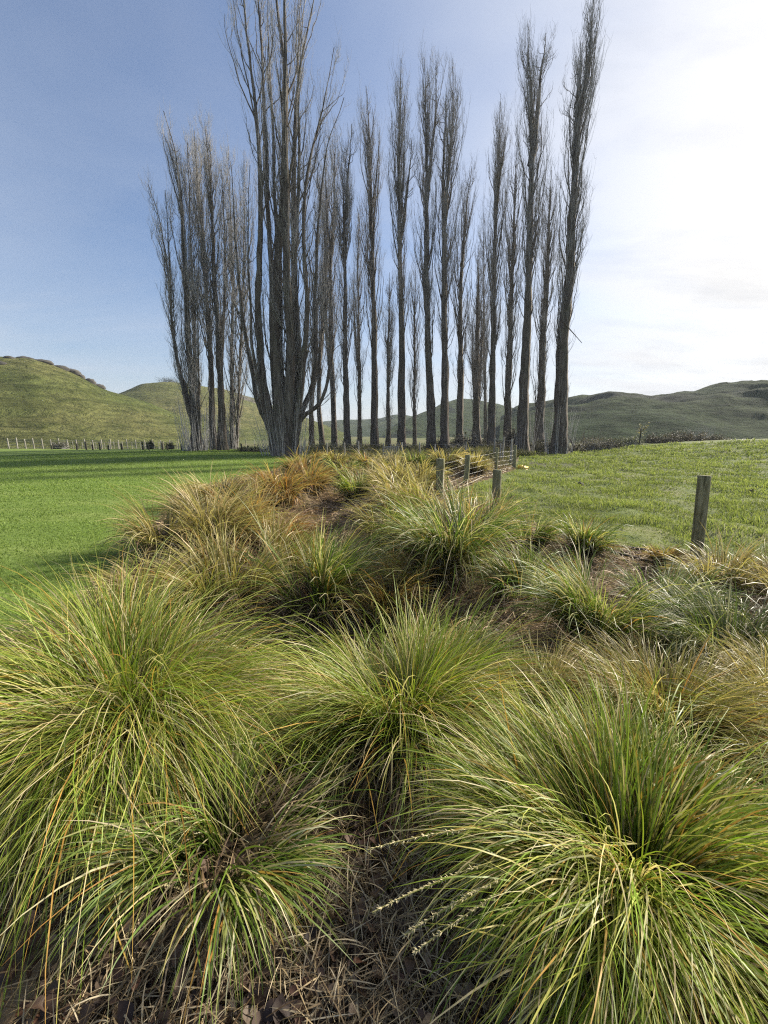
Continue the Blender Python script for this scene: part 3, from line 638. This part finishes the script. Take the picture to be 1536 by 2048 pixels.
    if suckers:   # thin shoots standing round the foot of the trunk
        m = suckers; a = rng.random(m) * 6.283; rad = base_r * px * rng.uniform(.9, 1.5, m); hh = rng.uniform(1.2, 4.5, m); kk = 6; uu = np.linspace(0, 1, kk)
        PS = np.zeros((m, kk, 3)); PS[..., 0] = bx + (np.cos(a) * rad)[:, None] * (1 + .45 * uu[None]); PS[..., 1] = D + (np.sin(a) * rad)[:, None] * (1 + .45 * uu[None]); PS[..., 2] = bz + hh[:, None] * uu[None]
        PS[..., :2] += np.cumsum(rng.normal(0, .04, (m, kk, 2)), 1)
        V, Q = tubes(PS, (0.016 * rng.uniform(.6, 1.4, m))[:, None] * (1 - .7 * uu[None]), 4); acc.add(V, Q, C=A_([1., 0, 0]))
    acc.C = []; acc.V = [v - off for v in acc.V]
    acc.build('crown', M_twig, root)
    return root
PO = poplar
big = [
 ([(569, 916), (566, 870), (553, 720), (549, 600), (560, 430), (566, 200), (563, 100), (551, 0), (545, -170)], 14.0, 0.0),
 ([(548, 905), (545, 870), (512, 805), (506, 760), (490, 680), (478, 600), (470, 500), (466, 400), (462, 330)], 7.5, 0.7),
 ([(552, 905), (550, 870), (532, 800), (520, 700), (514, 600), (524, 420), (520, 292), (508, 180), (492, 60), (486, -20), (480, -130)], 10.0, -0.8),
 ([(556, 905), (556, 870), (545, 720), (545, 560), (536, 400), (530, 250), (524, 100), (515, 0), (510, -150)], 9.0, 1.2),
 ([(575, 905), (577, 860), (582, 720), (573, 560), (572, 430), (570, 200), (572, 80), (570, -20), (574, -210)], 13.0, -1.0),
 ([(582, 905), (586, 860), (598, 740), (592, 620), (588, 450), (590, 300), (593, 200), (604, 120), (626, 20), (640, -90)], 10.5, 0.8),
 ([(586, 900), (592, 850), (604, 770), (611, 680), (617, 610), (606, 480), (610, 400), (618, 320), (640, 240), (660, 160), (668, 95)], 8.0, -0.7),
 ([(588, 890), (595, 850), (606, 815), (624, 780), (632, 700), (628, 600), (636, 420), (654, 280), (678, 235), (688, 195)], 7.0, 0.9),
 ([(588, 885), (596, 850), (607, 828), (628, 820), (645, 800), (655, 762), (661, 720), (660, 640), (664, 560)], 6.5, -0.4),
 ([(565, 905), (565, 860), (560, 700), (558, 520), (549, 350), (548, 220), (540, 100), (536, -40)], 9.0, 1.5),
 ([(545, 890), (538, 850), (523, 800), (515, 745), (505, 700), (500, 600), (497, 480), (500, 330)], 5.0, -1.3),
 ([(578, 900), (580, 850), (575, 740), (590, 520), (600, 330), (596, 160), (600, 0), (606, -120)], 8.0, 1.7),
]
PO('huge many stemmed poplar with a thick low limb curving out to the right', 28, big, 30, 42, 44, 0.12, trunk_h=2.4, twig=1.05, suckers=60)
PO('leftmost poplar, a spreading clump with one limb reaching far left', 31, [([(394, 902), (388, 820), (375, 700), (368, 560), (362, 400), (350, 300), (335, 250), (327, 222)], 9, 0), ([(388, 860), (375, 790), (352, 720), (345, 640), (335, 520), (318, 430), (296, 368)], 5, .6), ([(388, 860), (372, 800), (358, 740), (344, 650), (340, 540), (334, 440), (330, 380)], 4.5, -.8), ([(394, 870), (388, 720), (386, 600), (380, 420), (375, 285)], 5, 1.0), ([(397, 880), (398, 780), (396, 650), (394, 540)], 3.5, -1)], 18.9, 22.32, 82, 0.05, suckers=120)
PO('second poplar from the left, slim trunk leaning left to a tall pale crown', 33, [([(428, 902), (425, 800), (421, 680), (415, 620), (408, 500), (398, 400), (392, 330), (388, 260)], 7.5)], 9.9, 23.808, 92, 0.25, suckers=12)
PO('third poplar from the left, its forked trunk crossing behind the second crown', 32, [([(446, 904), (440, 780), (436, 650), (428, 560), (426, 450), (420, 350), (410, 252)], 8.5), ([(439, 760), (443, 680), (447, 620), (449, 500), (446, 400), (442, 330)], 4.5)], 11.7, 22.32, 87, 0.25, suckers=14)
PO('thin brushy poplar sprouting twigs right down to the ground, fourth from the left', 36, [([(466, 902), (462, 820), (463, 700), (466, 560), (462, 430), (456, 292)], 4.5), ([(472, 895), (478, 760), (484, 600), (488, 450), (488, 300)], 3.5)], 7.2, 26.88, 117, 0.02, suckers=110)
PO('thin poplar just right of the huge one, half hidden by its low limb', 42, [([(623, 897), (622, 800), (629, 750), (626, 680), (630, 600), (634, 500), (640, 400), (638, 340)], 6), ([(629, 770), (642, 715), (648, 650), (646, 560), (650, 450)], 3.5)], 8.1, 20.8, 76, 0.12)
PO('bent trunked poplar, second right of the huge one', 38, [([(646, 897), (641, 850), (637, 820), (638, 720), (648, 600), (655, 480), (652, 380), (648, 300)], 5.5)], 8.1, 22.4, 76, 0.2)
PO('bushy poplar with an upswept side limb, third right of the huge one', 37, [([(669, 896), (667, 830), (664, 740), (663, 640), (661, 540), (668, 400), (670, 250)], 7), ([(664, 760), (655, 715), (652, 640), (650, 540), (655, 420)], 4)], 8.1, 22.4, 80, 0.15)
PO('poplar with a snapped off dark top and one side shoot', 36, [([(695, 895), (692, 800), (690, 755), (687, 677), (690, 560), (686, 400), (683, 310)], 8), ([(687, 480), (694, 380), (700, 300), (703, 248)], 3.5)], 9.9, 21.6, 76, 0.2)
PO('short slender poplar left of the tall straight one', 45, [([(720, 893), (719, 800), (718, 750), (718, 620), (716, 520), (722, 410)], 5), ([(718, 745), (712, 690), (707, 620), (708, 540)], 3)], 6.75, 17.6, 59, 0.15)
PO('tall straight poplar with an even narrow crown, first past the short slender ones', 37, [([(749, 892), (748, 760), (748, 620), (744, 480), (742, 350), (738, 250), (732, 172)], 9)], 10.8, 21.6, 93, 0.22)
PO('short twiggy poplar standing between two tall ones, left of the centre trunk', 48, [([(777, 892), (776, 800), (776, 700), (778, 620), (779, 545)], 5.5), ([(776, 780), (780, 700), (784, 620)], 3)], 7.2, 16, 63, 0.1)
PO('tall poplar with a notched waist below its narrow crown', 35, [([(804, 892), (804, 760), (805, 640), (801, 480), (799, 330), (801, 200), (802, 117)], 8.5), ([(802, 480), (812, 400), (820, 330), (824, 275)], 3.5)], 10.8, 20, 76, 0.28)
PO('shortest thin poplar, between the notched one and the pair with twin tips', 49, [([(830, 890), (829, 800), (829, 700), (830, 600), (832, 520)], 4.5)], 6.3, 15.2, 59, 0.1)
PO('tall poplar ending in two narrow tips close together, left of centre', 35, [([(863, 892), (860, 780), (858, 640), (856, 480), (855, 330), (852, 220), (848, 115)], 9.5), ([(856, 380), (864, 280), (872, 200), (872, 120)], 4)], 12.6, 20.8, 80, 0.22)
PO('tall poplar with a broad full crown, right of the twin tipped one', 35, [([(890, 892), (889, 780), (888, 640), (889, 480), (894, 380), (903, 280), (908, 200), (905, 133)], 9.5), ([(889, 480), (887, 380), (890, 280), (893, 190)], 4.5)], 11.7, 24.8, 89, 0.28)
PO('medium poplar with a blunt brush shaped top', 40, [([(920, 892), (920, 780), (922, 640), (926, 520), (934, 420), (944, 332)], 8.5)], 11.7, 21.6, 72, 0.22)
PO('low thick poplar bristling with branches from the ground up', 44, [([(953, 892), (952, 800), (954, 700), (955, 600), (957, 490)], 9.5), ([(953, 830), (960, 740), (966, 640), (968, 560)], 4.5), ([(952, 830), (946, 740), (944, 640)], 4)], 13.5, 20.8, 80, 0.1)
PO('faint thin poplar farthest back among the right hand trunks', 56, [([(972, 890), (970, 780), (968, 650), (967, 530), (966, 425)], 4)], 5.4, 17.6, 68, 0.12)
PO('poplar with a swollen lower trunk and slim forked top', 36, [([(983, 893), (983, 840), (987, 720), (987, 620), (990, 480), (993, 380), (998, 290), (1000, 203)], 9, 0), ([(991, 420), (1004, 330), (1012, 270)], 3.5)], 10.8, 20, 72, 0.28)
PO('dense bushy poplar leaning against the thick forked trunk', 40, [([(1014, 893), (1016, 780), (1020, 640), (1026, 500), (1030, 400), (1034, 292)], 9)], 11.7, 22.4, 89, 0.12)
PO('very tall poplar forking into two long separate spires', 32, [([(1047, 894), (1049, 780), (1055, 640), (1058, 480), (1063, 330), (1062, 200), (1058, 120), (1056, 48)], 12), ([(1061, 330), (1073, 230), (1082, 150), (1092, 66)], 6.5)], 14.4, 24, 85, 0.32, suckers=16)
PO('medium bushy poplar between the two tallest right hand trunks', 40, [([(1079, 893), (1084, 780), (1086, 680), (1093, 560), (1098, 450), (1103, 340)], 10)], 13.5, 22.4, 93, 0.1, suckers=20)
PO('rightmost poplar, tallest of the row with a thick leaning trunk', 30, [([(1120, 895), (1125, 760), (1133, 620), (1143, 460), (1153, 320), (1163, 220), (1180, 100), (1188, -5)], 15, 0), ([(1152, 320), (1158, 220), (1162, 140), (1165, 85)], 6)], 18.9, 27.2, 102, 0.2, suckers=40)

# ------------------------------------------------------------------ posts, fences
def post_mesh(x, y, h, r, lean=(0, 0), sides=16, seed=0, flat=True):
    rng = np.random.default_rng(seed); z0 = gzz(x, y) - 0.25
    zs = np.concatenate([np.linspace(0, h + 0.25 - 0.012, 9), [h + 0.25, h + 0.25]]); rs = np.full(11, r); rs[0] *= 1.05; rs[9] = r * 0.95; rs[10] = 0.001
    an = np.arange(sides) * 2 * math.pi / sides; wv = 1 + rng.normal(0, 0.018, sides)
    V = np.stack([np.stack([x + lean[0] * z_ + rr * wv * np.cos(an), y + lean[1] * z_ + rr * wv * np.sin(an), np.full(sides, z0 + z_)], -1) for z_, rr in zip(zs, rs)])
    i = np.arange(11 * sides).reshape(11, sides)
    Q = np.stack([i[:-1], np.roll(i, -1, 1)[:-1], np.roll(i, -1, 1)[1:], i[1:]], -1).reshape(-1, 4)
    return V.reshape(-1, 3), Q
def lone_post(label, px, by, ty, wpx, lean, seed):
    p = ground_hit(px, by); dep = cp * p[1] - sp * (p[2] - CAMZ); h = at_y(px, ty, p[1])[2] - p[2]
    V, Q = post_mesh(p[0], p[1], h, wpx / 2 / F * dep / math.sqrt(1 + ((px - CX) / F) ** 2), lean, 20, seed)
    o = mesh_obj('fence_post', V - A_([p[0], p[1], p[2]]), [Q], M_post); o.location = p
    tag(o, label, 'post', 'old bare posts at the paddock edge')
lone_post('tall thick weathered post standing alone at right', 1393, 1130, 952, 27, (-0.065, 0), 1)
lone_post('shorter weathered post at the paddock edge, nearer the wire fence', 991, 1035, 940, 18, (-0.015, 0.0), 2)
def fence(name, label, pts, h, r, wires, mat, group=None, wire_r=0.003, extra=None, rails=False, sag=0.02):
    P = [np.append(p[:2], gzz(p[0], p[1])) for p in pts]; o0 = P[0]
    root = thing(name, label, 'fence', tuple(o0), group)
    for k, p in enumerate(P):
        hh = h[k] if hasattr(h, '__len__') else h * (1 + 0.06 * math.sin(k * 2.3)); rr = r[k] if hasattr(r, '__len__') else r
        V, Q = post_mesh(p[0], p[1], hh, rr, (0.03 * math.sin(k * 1.7), 0), 10, k)
        mesh_obj('post', V - o0, [Q], mat, root)
    for wz in wires:
        acc = Acc()
        for a, b in zip(P[:-1], P[1:]):
            t = np.linspace(0, 1, 9)[:, None]; C = a + (b - a) * t; C = C + A_([0, 0, wz]) + A_([0, 0, -sag]) * (4 * t * (1 - t))
            V, Q = tubes(C[None], np.full((1, 9), wire_r), 4); acc.add(V - o0, Q)
        acc.build('rail' if rails else 'wire', mat if rails else M_wire, root)
    return root
fp = [ground_hit(879, 995), ground_hit(931, 968), ground_hit(991, 946), ground_hit(1028, 938)]
fence('wire_fence', 'short run of wire fence on round posts from the tussocks to the corner', fp, [1.0, 0.95, 1.05, 1.1], [0.11, 0.09, .075, .09], (0.12, 0.3, 0.48, 0.66, 0.86), M_post, 'wire fences', 0.0028)
fc = ground_hit(1028, 938)
fence('wire_fence', 'thin wire fence running back from the corner post', [ground_hit(1021, 927), at_y(1004, 920, 24), at_y(988, 914, 27.0)], 1.35, 0.06, (0.3, 0.6, 0.95, 1.25), M_pale, 'wire fences', 0.004)
fence('wire_fence', 'low wire fence with thin posts crossing in front of the poplar bases', [at_y(x, 915, 24.0 + i * 0.25) for i, x in enumerate((1000, 930, 870, 840, 803, 766, 718, 690, 654, 610))], 1.05, 0.045, (0.3, 0.6, 0.95), M_pale, 'wire fences', 0.004)
lx = (105, 155, 174, 187, 201, 218, 245, 287, 298, 326, 336, 364, 382, 443, 484, 511, 540)
fence('post_fence', 'line of short dark posts along the far lawn edge', [at_y(x, 905, 33.2 - 0.006 * (x - 105)) for x in lx], [0.36 + 0.34 * ((k * 7) % 5) / 4 for k in range(len(lx))], 0.065, (0.2, 0.32), M_dpost, None, 0.003)
fence('batten_fence', 'pale batten fence at the foot of the left hill', [A_([57 * math.sin(azpx(x, 886)), 57 * math.cos(azpx(x, 886)), 0]) for x in range(16, 760, 17)], 1.25, 0.055, (0.3, 0.6, 0.9, 1.1), M_pale, 'batten fences', 0.01)
fence('batten_fence', 'lower pale batten fence just beyond the lawn', [at_y(x, 895, 45 - 0.002 * x) for x in range(120, 400, 9)], 0.95, 0.03, (0.3, 0.6, 0.9), M_pale, 'batten fences', 0.006)
fence('post_fence', 'sparse fence of thin posts along the valley floor at right', [at_y(x, 890, 52 + 0.004 * (x - 1100)) for x in (1150, 1240, 1340, 1405, 1440, 1494, 1502, 1560, 1650)], 1.3, 0.07, (0.4, 0.8, 1.1), M_dpost, None, 0.005)
def gate(name, label, p, width, h, rz, bars, mat, r, verts=2, flat=False):
    z = gzz(p[0], p[1]); root = thing(name, label, 'gate', (p[0], p[1], z))
    c_, s_ = math.cos(rz), math.sin(rz)
    def bar(nm, a, b):
        A0 = A_([c_ * a[0], s_ * a[0], a[1]]); B0 = A_([c_ * b[0], s_ * b[0], b[1]])
        if flat:
            V, Q = box((A0 + B0) / 2, (abs(b[0] - a[0]) + .1, .03, .14) if a[1] == b[1] else (.12, .05, abs(b[1] - a[1])), rz)
        else: V, Q = tubes(A_([[A0, (A0 + B0) / 2, B0]]), np.full((1, 3), r), 8)
        mesh_obj(nm, V, [Q], mat, root)
    for k in range(bars): zz_ = 0.15 + (h - 0.15) * k / (bars - 1); bar('rail', (0, zz_), (width, zz_))
    for k in range(verts): xx = width * k / (verts - 1); bar('stile', (xx, 0.0 if not flat else 0.02), (xx, h + (0.01 if flat else 0)))
gate('board_gate', 'small white board gate at the far left', at_y(14, 880, 60), 1.1, 1.25, -0.5, 4, M_white, .03, 2, True)
gate('pipe_gate', 'long pale metal gate beside the white board gate', at_y(32, 882, 60), 3.6, 1.15, -0.15, 5, M_wire, .035, 3)
gate('metal_hurdle', 'small metal hurdle in front of the poplar bases', at_y(770, 906, 25.5), 0.9, 0.75, 0.0, 2, M_wire, .02, 8)

# ------------------------------------------------------------------ small things
def pipe(name, label, pxs, r, mat, cat, lift=0.03):
    P = [ground_hit(*p) for p in pxs]; P = resample(P, 24); P[:, 2] = gz(P[:, 0], P[:, 1]) + lift
    V, Q = tubes(P[None], np.full((1, 24), r), 8); o = mesh_obj(name, V, [Q], mat, smooth=True); return tag(o, label, cat)
pipe('irrigation_pipe', 'upper dark pipe lying along the paddock edge left of the tall post', [(1200, 1092), (1260, 1103), (1320, 1112), (1385, 1118)], 0.022, M_pipe, 'pipe', .05)
pipe('irrigation_pipe', 'lower dark pipe lying on the bank below the first one', [(1222, 1112), (1270, 1124), (1310, 1135), (1345, 1142)], 0.022, M_pipe, 'pipe', .05)
pipe('rope', 'pale rope lying on the grass at the foot of the wire fence', [(915, 978), (935, 970), (960, 958), (980, 949), (975, 956), (990, 948), (1022, 938)], 0.013, M_rope, 'rope', .03)
def lump(name, label, cat, px, py, size, mat, seed, group=None):
    rng = np.random.default_rng(seed); p = ground_hit(px, py); n, m = 14, 9
    th = np.arange(n) * 2 * math.pi / n; ph = np.linspace(0, math.pi / 2, m)
    TH, PH = np.meshgrid(th, ph); rr = 1 + 0.18 * rng.normal(0, 1, TH.shape) * (PH > .1)
    V = np.stack([size[0] * rr * np.sin(PH) * np.cos(TH), size[1] * rr * np.sin(PH) * np.sin(TH), size[2] * rr * np.cos(PH) - 0.02], -1)
    i = np.arange(n * m).reshape(m, n); Q = np.stack([i[:-1], np.roll(i, -1, 1)[:-1], np.roll(i, -1, 1)[1:], i[1:]], -1).reshape(-1, 4)
    o = mesh_obj(name, V.reshape(-1, 3), [Q], mat, smooth=True); o.location = p; return tag(o, label, cat, group)
lump('cow_pat', 'dark cow pat in the open middle of the paddock', 'cow pat', 1160, 971, (.12, .12, .12), M_dung, 1, 'cow pats in the paddock')
lump('cow_pat', 'dark cow pat right of the tall post', 'cow pat', 1502, 988, (.11, .11, .13), M_dung, 2, 'cow pats in the paddock')
lump('cow_pat', 'flat cow pat, smallest, beyond the one in the open middle', 'cow pat', 1193, 957, (.16, .12, .05), M_dung, 3, 'cow pats in the paddock')
lump('plastic_tub', 'low yellow plastic lid lying beside the fence corner', 'plastic lid', 1044, 938, (.26, .2, .17), M_yellow, 4)
def mud():
    p = ground_hit(1085, 931); n, m = 40, 10; th = np.arange(n) * 2 * math.pi / n
    V = []
    for k in range(m):
        f = k / (m - 1); rr = f * (1 + 0.35 * (vnoise(np.cos(th) * 2 + 9, np.sin(th) * 2) - .5))
        x = p[0] + rr * 2.3 * np.cos(th) + .2; y = p[1] + rr * 2.0 * np.sin(th); V.append(np.stack([x, y, gz(x, y) + 0.03 - 0.05 * f ** 4], -1))
    i = np.arange(n * m).reshape(m, n); Q = np.stack([i[:-1], np.roll(i, -1, 1)[:-1], np.roll(i, -1, 1)[1:], i[1:]], -1).reshape(-1, 4)
    tag(mesh_obj('mud_patch', np.concatenate(V), [Q], M_mud, smooth=True), 'bare trampled mud beside the fence corner', 'mud', kind='structure')
mud()
def shrub(label, p, wd, ht, n, seed, twigc=True, leaf=None, name='shrub', group=None):
    rng = np.random.default_rng(seed); z = gzz(p[0], p[1]) if len(p) < 3 else p[2]; root = thing(name, label, 'shrub', (p[0], p[1], z), group)
    k = 6; u = np.linspace(0, 1, k); a = rng.random(n) * 6.28; el = rng.uniform(.15, 1.5, n); ln = rng.uniform(.5, 1.05, n)
    b = rng.uniform(-.45, .45, (n, 2)) * wd
    P = np.zeros((n, k, 3)); P[..., 0] = b[:, :1] + (np.cos(a) * np.cos(el) * ln * wd * .5)[:, None] * u; P[..., 1] = b[:, 1:] * .6 + (np.sin(a) * np.cos(el) * ln * wd * .4)[:, None] * u
    P[..., 2] = (np.sin(el) * ln * ht)[:, None] * u * (1.25 - .3 * u); P[:, 1:] += rng.normal(0, .035 * ht, (n, k - 1, 3))
    V, Q = tubes(P, (0.014 * rng.uniform(.5, 1.6, n))[:, None] * (1.1 - .8 * u), 4)
    mesh_obj('branches', V, [Q], M_twig if twigc else M_bark, root)
    if leaf is not None:
        m = n * 14; i = rng.integers(0, n, m); t = rng.uniform(.3, 1, m); B = lerp_poly(P, i, t[:, None])[:, 0]
        c = A_(leaf) * rng.uniform(.5, 1.5, (m, 1))
        V, Q, C = blades(B[:, 0], B[:, 1], B[:, 2], rng.uniform(.05, .16, m) * (.6 + ht * .4), rng.uniform(.2, 2, m), rng.uniform(.5, 2.6, m), rng.random(m) * 6.28, np.full(m, .05 * (.6 + .4 * ht)), 3, .2, 1, c, c * 1.3, floor=False, rng=rng, wprof=A_([.3, 1, .2]))
        mesh_obj('leaves', V, [Q], M_shrub, root, C)
sh = [('dark dead brush heaped right of the rightmost poplar', 1140, 31, 1.9, .8, 150, (.05, .045, .03)), ('twiggy grey shrub right of the brush heap', 1195, 33, 2.4, 1.0, 170, (.09, .08, .055)), ('tall bare pale shrub behind the grey one', 1185, 38, 2.6, 1.9, 90, None),
      ('round dark shrub in the middle of the hedge line', 1225, 33.5, 1.6, .8, 130, (.05, .055, .03)), ('low leafy shrub beside the sapling', 1262, 35, 1.8, .8, 110, (.10, .11, .05)), ('dark long shrub right of the sapling', 1320, 36, 2.8, .85, 150, (.06, .055, .04)),
      ('brown shrub near the right end of the hedge line', 1368, 37.5, 2.6, .95, 140, (.08, .065, .045)), ('thin bare shrub rising above the right end of the hedge line', 1400, 43, 2.6, 2.4, 80, None), ('low brown shrub closing the hedge line at right', 1425, 40, 2.4, .8, 120, (.08, .07, .045)),
      ('dark undergrowth bush between the two tallest right trunks', 1095, 34, 1.8, 1.1, 130, (.045, .045, .025)), ('black brush arching between two right hand trunks', 935, 38, 2.0, 1.7, 150, (.03, .028, .02)), ('dark brush left of the very tall forked trunk', 1028, 36, 1.5, 2.0, 150, (.03, .028, .02)),
      ('low dark bush under the twin tipped poplar', 875, 35, 2.2, 1.0, 120, (.05, .05, .028)), ('weedy bush at the foot of the bent poplar', 655, 35, 3.0, .9, 140, (.07, .075, .035)), ('scrubby bush under the straight narrow poplar', 735, 36, 2.6, .8, 120, (.07, .07, .035)),
      ('low bush under the notched poplar', 815, 36, 2.4, .7, 110, (.07, .075, .035)), ('grey bush standing on the far lawn edge', 122, 34.5, 1.2, .6, 90, (.10, .09, .06)), ('small dark bush by the short dark posts', 300, 34, .5, .7, 60, (.035, .05, .02)), ('small dark weed beside the leftmost poplar', 340, 33.6, .5, .6, 60, (.035, .045, .02)),
      ('black brush filling the foot of the notched tree', 800, 34, 1.8, .8, 130, (.03, .03, .018)), ('dark brush right of the straight narrow tree', 762, 34.5, 1.6, .7, 120, (.035, .036, .02)),
      ('tall dark brush behind the broad crowned poplar', 898, 37, 2.0, 1.4, 150, (.03, .03, .02)), ('low black brush under the blunt topped poplar', 912, 33, 1.8, .8, 130, (.03, .03, .018)),
      ('dark brush filling the gap under the swollen trunk', 998, 33.5, 2.0, .9, 140, (.032, .032, .02)), ('dark brush at the foot of the medium bushy right hand tree', 1064, 33, 1.6, .9, 130, (.035, .034, .02)),
      ('dull weedy brush between the broken topped tree and the short slender one', 706, 35, 1.6, .7, 120, (.05, .05, .026)),
      ('dark bush between the third poplar and the huge one', 505, 31, 2.4, .5, 110, (.055, .06, .03)), ('dark bush behind the base of the thick bristling poplar', 975, 40, 2.4, 1.2, 120, (.04, .04, .025))]
for i, (lab, x, D, wd, ht, n, lf) in enumerate(sh):
    p = at_y(x, 890, D); shrub(lab, p[:2], wd * 1.1, ht * 1.2, int(n * 1.3), 900 + i, i % 3 == 1, lf, group='scrub along the poplar row')
def ridge_pt(px, hill_label, drop=0.0):
    """the point of that hill which stands highest against the sky on that bearing, `drop` grid rings nearer"""
    A, X, Y, Z = RIDGES[hill_label]; c = int(np.argmin(np.abs(A - azpx(px, 780)))); k = int(np.argmax((Z[:, c] - CAMZ) / np.hypot(X[:, c], Y[:, c]))) - int(drop)
    return A_([X[k, c], Y[k, c], Z[k, c]])
def rock(label, px, drop, w_, h_, seed):
    rng = np.random.default_rng(seed); n, m = 16, 9; th = np.arange(n) * 2 * math.pi / n; ph = np.linspace(0, math.pi * .62, m); TH, PH = np.meshgrid(th, ph)
    rr = 1 + 0.5 * fbm(np.cos(TH) * 1.6 + seed * 3, np.sin(TH) * 1.6 + PH * 1.7, 3) + 0.05 * rng.normal(0, 1, TH.shape)
    V = np.stack([w_ * rr * np.sin(PH) * np.cos(TH), w_ * .8 * rr * np.sin(PH) * np.sin(TH), h_ * rr * np.cos(PH)], -1); i = np.arange(n * m).reshape(m, n)
    Q = np.stack([i[:-1], np.roll(i, -1, 1)[:-1], np.roll(i, -1, 1)[1:], i[1:]], -1).reshape(-1, 4)
    o = mesh_obj('rock_outcrop', V.reshape(-1, 3), [Q], M_rock); o.location = ridge_pt(px, 'grassy hill with a rocky ridge line at left', drop) - A_([0, 0, h_ * .35]); tag(o, label, 'rock', 'rock outcrops on the left ridge')
for i, (x, y, w_, h_, lab) in enumerate(((60, 725, 2.6, .5, 'flat pale rock topmost on the left hill crest'), (92, 733, 2.4, .7, 'second rock down the left hill crest'), (108, 740, 2.0, .9, 'knobbly grey rock on the left hill crest'), (128, 748, 2.6, .9, 'broad dark rock midway down the left hill crest'),
        (146, 754, 2.2, 1.0, 'steep rock midway down the left hill crest'), (165, 763, 2.2, 1.0, 'squat rock below the steep one on the left crest'), (182, 772, 2.0, 1.1, 'tallest rock low on the left hill crest'), (197, 782, 1.6, .8, 'lowest small rock on the left hill crest'), (30, 742, 2.6, .6, 'rock ledge below the top of the left hill'), (6, 746, 2.4, .6, 'rock ledge cut by the left picture edge'))):
    rock(lab, x, (2, 4, 2, 3, 5, 3, 4, 3, 12, 15)[i], w_ * (.62 + .25 * math.sin(i * 2.1)), h_ * .85, 40 + i)
def sapling():
    p = at_y(1278, 890, 33); z = gzz(p[0], p[1]); root = thing('sapling', 'young leafy sapling tied beside a stake in the hedge line', 'sapling', (p[0], p[1], z)); rng = np.random.default_rng(5)
    V, Q = tubes(A_([[(0, 0, 0), (0.01, 0, .7), (0, 0, 1.5)]]), A_([[.05, .05, .045]]), 8); mesh_obj('stake', V, [Q], M_dpost, root)
    n = 14; u = np.linspace(0, 1, 5); a = rng.random(n) * 6.28
    P = np.zeros((n, 5, 3)); P[..., 0] = .08 + (np.cos(a) * rng.uniform(.2, .6, n))[:, None] * u; P[..., 1] = (np.sin(a) * .4)[:, None] * u; P[..., 2] = rng.uniform(.9, 1.5, n)[:, None] + rng.uniform(.2, .7, n)[:, None] * u
    V, Q = tubes(P, np.full((n, 5), .012), 4); mesh_obj('branches', V, [Q], M_twig, root)
    m = 260; B = lerp_poly(P, rng.integers(0, n, m), rng.uniform(.2, 1, (m, 1)))[:, 0]; c = A_([.30, .27, .13]) * rng.uniform(.6, 1.3, (m, 1))
    V, Q, C = blades(B[:, 0], B[:, 1], B[:, 2], np.full(m, .12), rng.uniform(.5, 2, m), rng.uniform(1, 2.6, m), rng.random(m) * 6.28, np.full(m, .05), 3, .2, 1, c, c, floor=False, rng=rng, wprof=A_([.3, 1, .2])); mesh_obj('leaves', V, [Q], M_shrub, root, C)
p = ridge_pt(340, 'rounded green hill behind the leftmost poplars'); shrub('dark bush crowning the rounded green hill', (p[0], p[1], p[2] - .6), 7.5, 3.2, 200, 990, False, (.04, .05, .03))
sapling()
def fallen(label, px0, px1, D, r):
    a, b = at_y(*px0, D), at_y(*px1, D); P = resample([a, (a + b) / 2 + A_([0, .1, .06]), b], 8); V, Q = tubes((P - P[0])[None], np.linspace(r, r * .4, 8)[None], 7)
    o = mesh_obj('broken_branch', V, [Q], M_bark, smooth=True); o.location = P[0]; tag(o, label, 'branch')
fallen('dead branch leaning on the foot of the rightmost poplar', (1148, 893), (1135, 868), 30.2, .10)
fallen('snapped branch caught sideways in the rightmost poplar', (1128, 645), (1164, 686), 29.6, .045)
fallen('log lying by the leftmost poplar', (345, 908), (385, 900), 31.0, .14)

# ------------------------------------------------------------------ thin haze over the valley
V, Q = box((0, 0, 24), (3060, 3060, 84))
m = bpy.data.materials.new('haze_air'); m.use_nodes = True; nt = m.node_tree; nt.nodes.clear()
o_ = nt.nodes.new('ShaderNodeOutputMaterial'); pv = nt.nodes.new('ShaderNodeVolumePrincipled'); pv.inputs['Color'].default_value = (0.86, 0.92, 1.0, 1); pv.inputs['Density'].default_value = 0.00045
nt.links.new(pv.outputs[0], o_.inputs['Volume'])
tag(mesh_obj('haze', V, [Q], m), 'thin pale air over the valley', 'haze', kind='stuff')
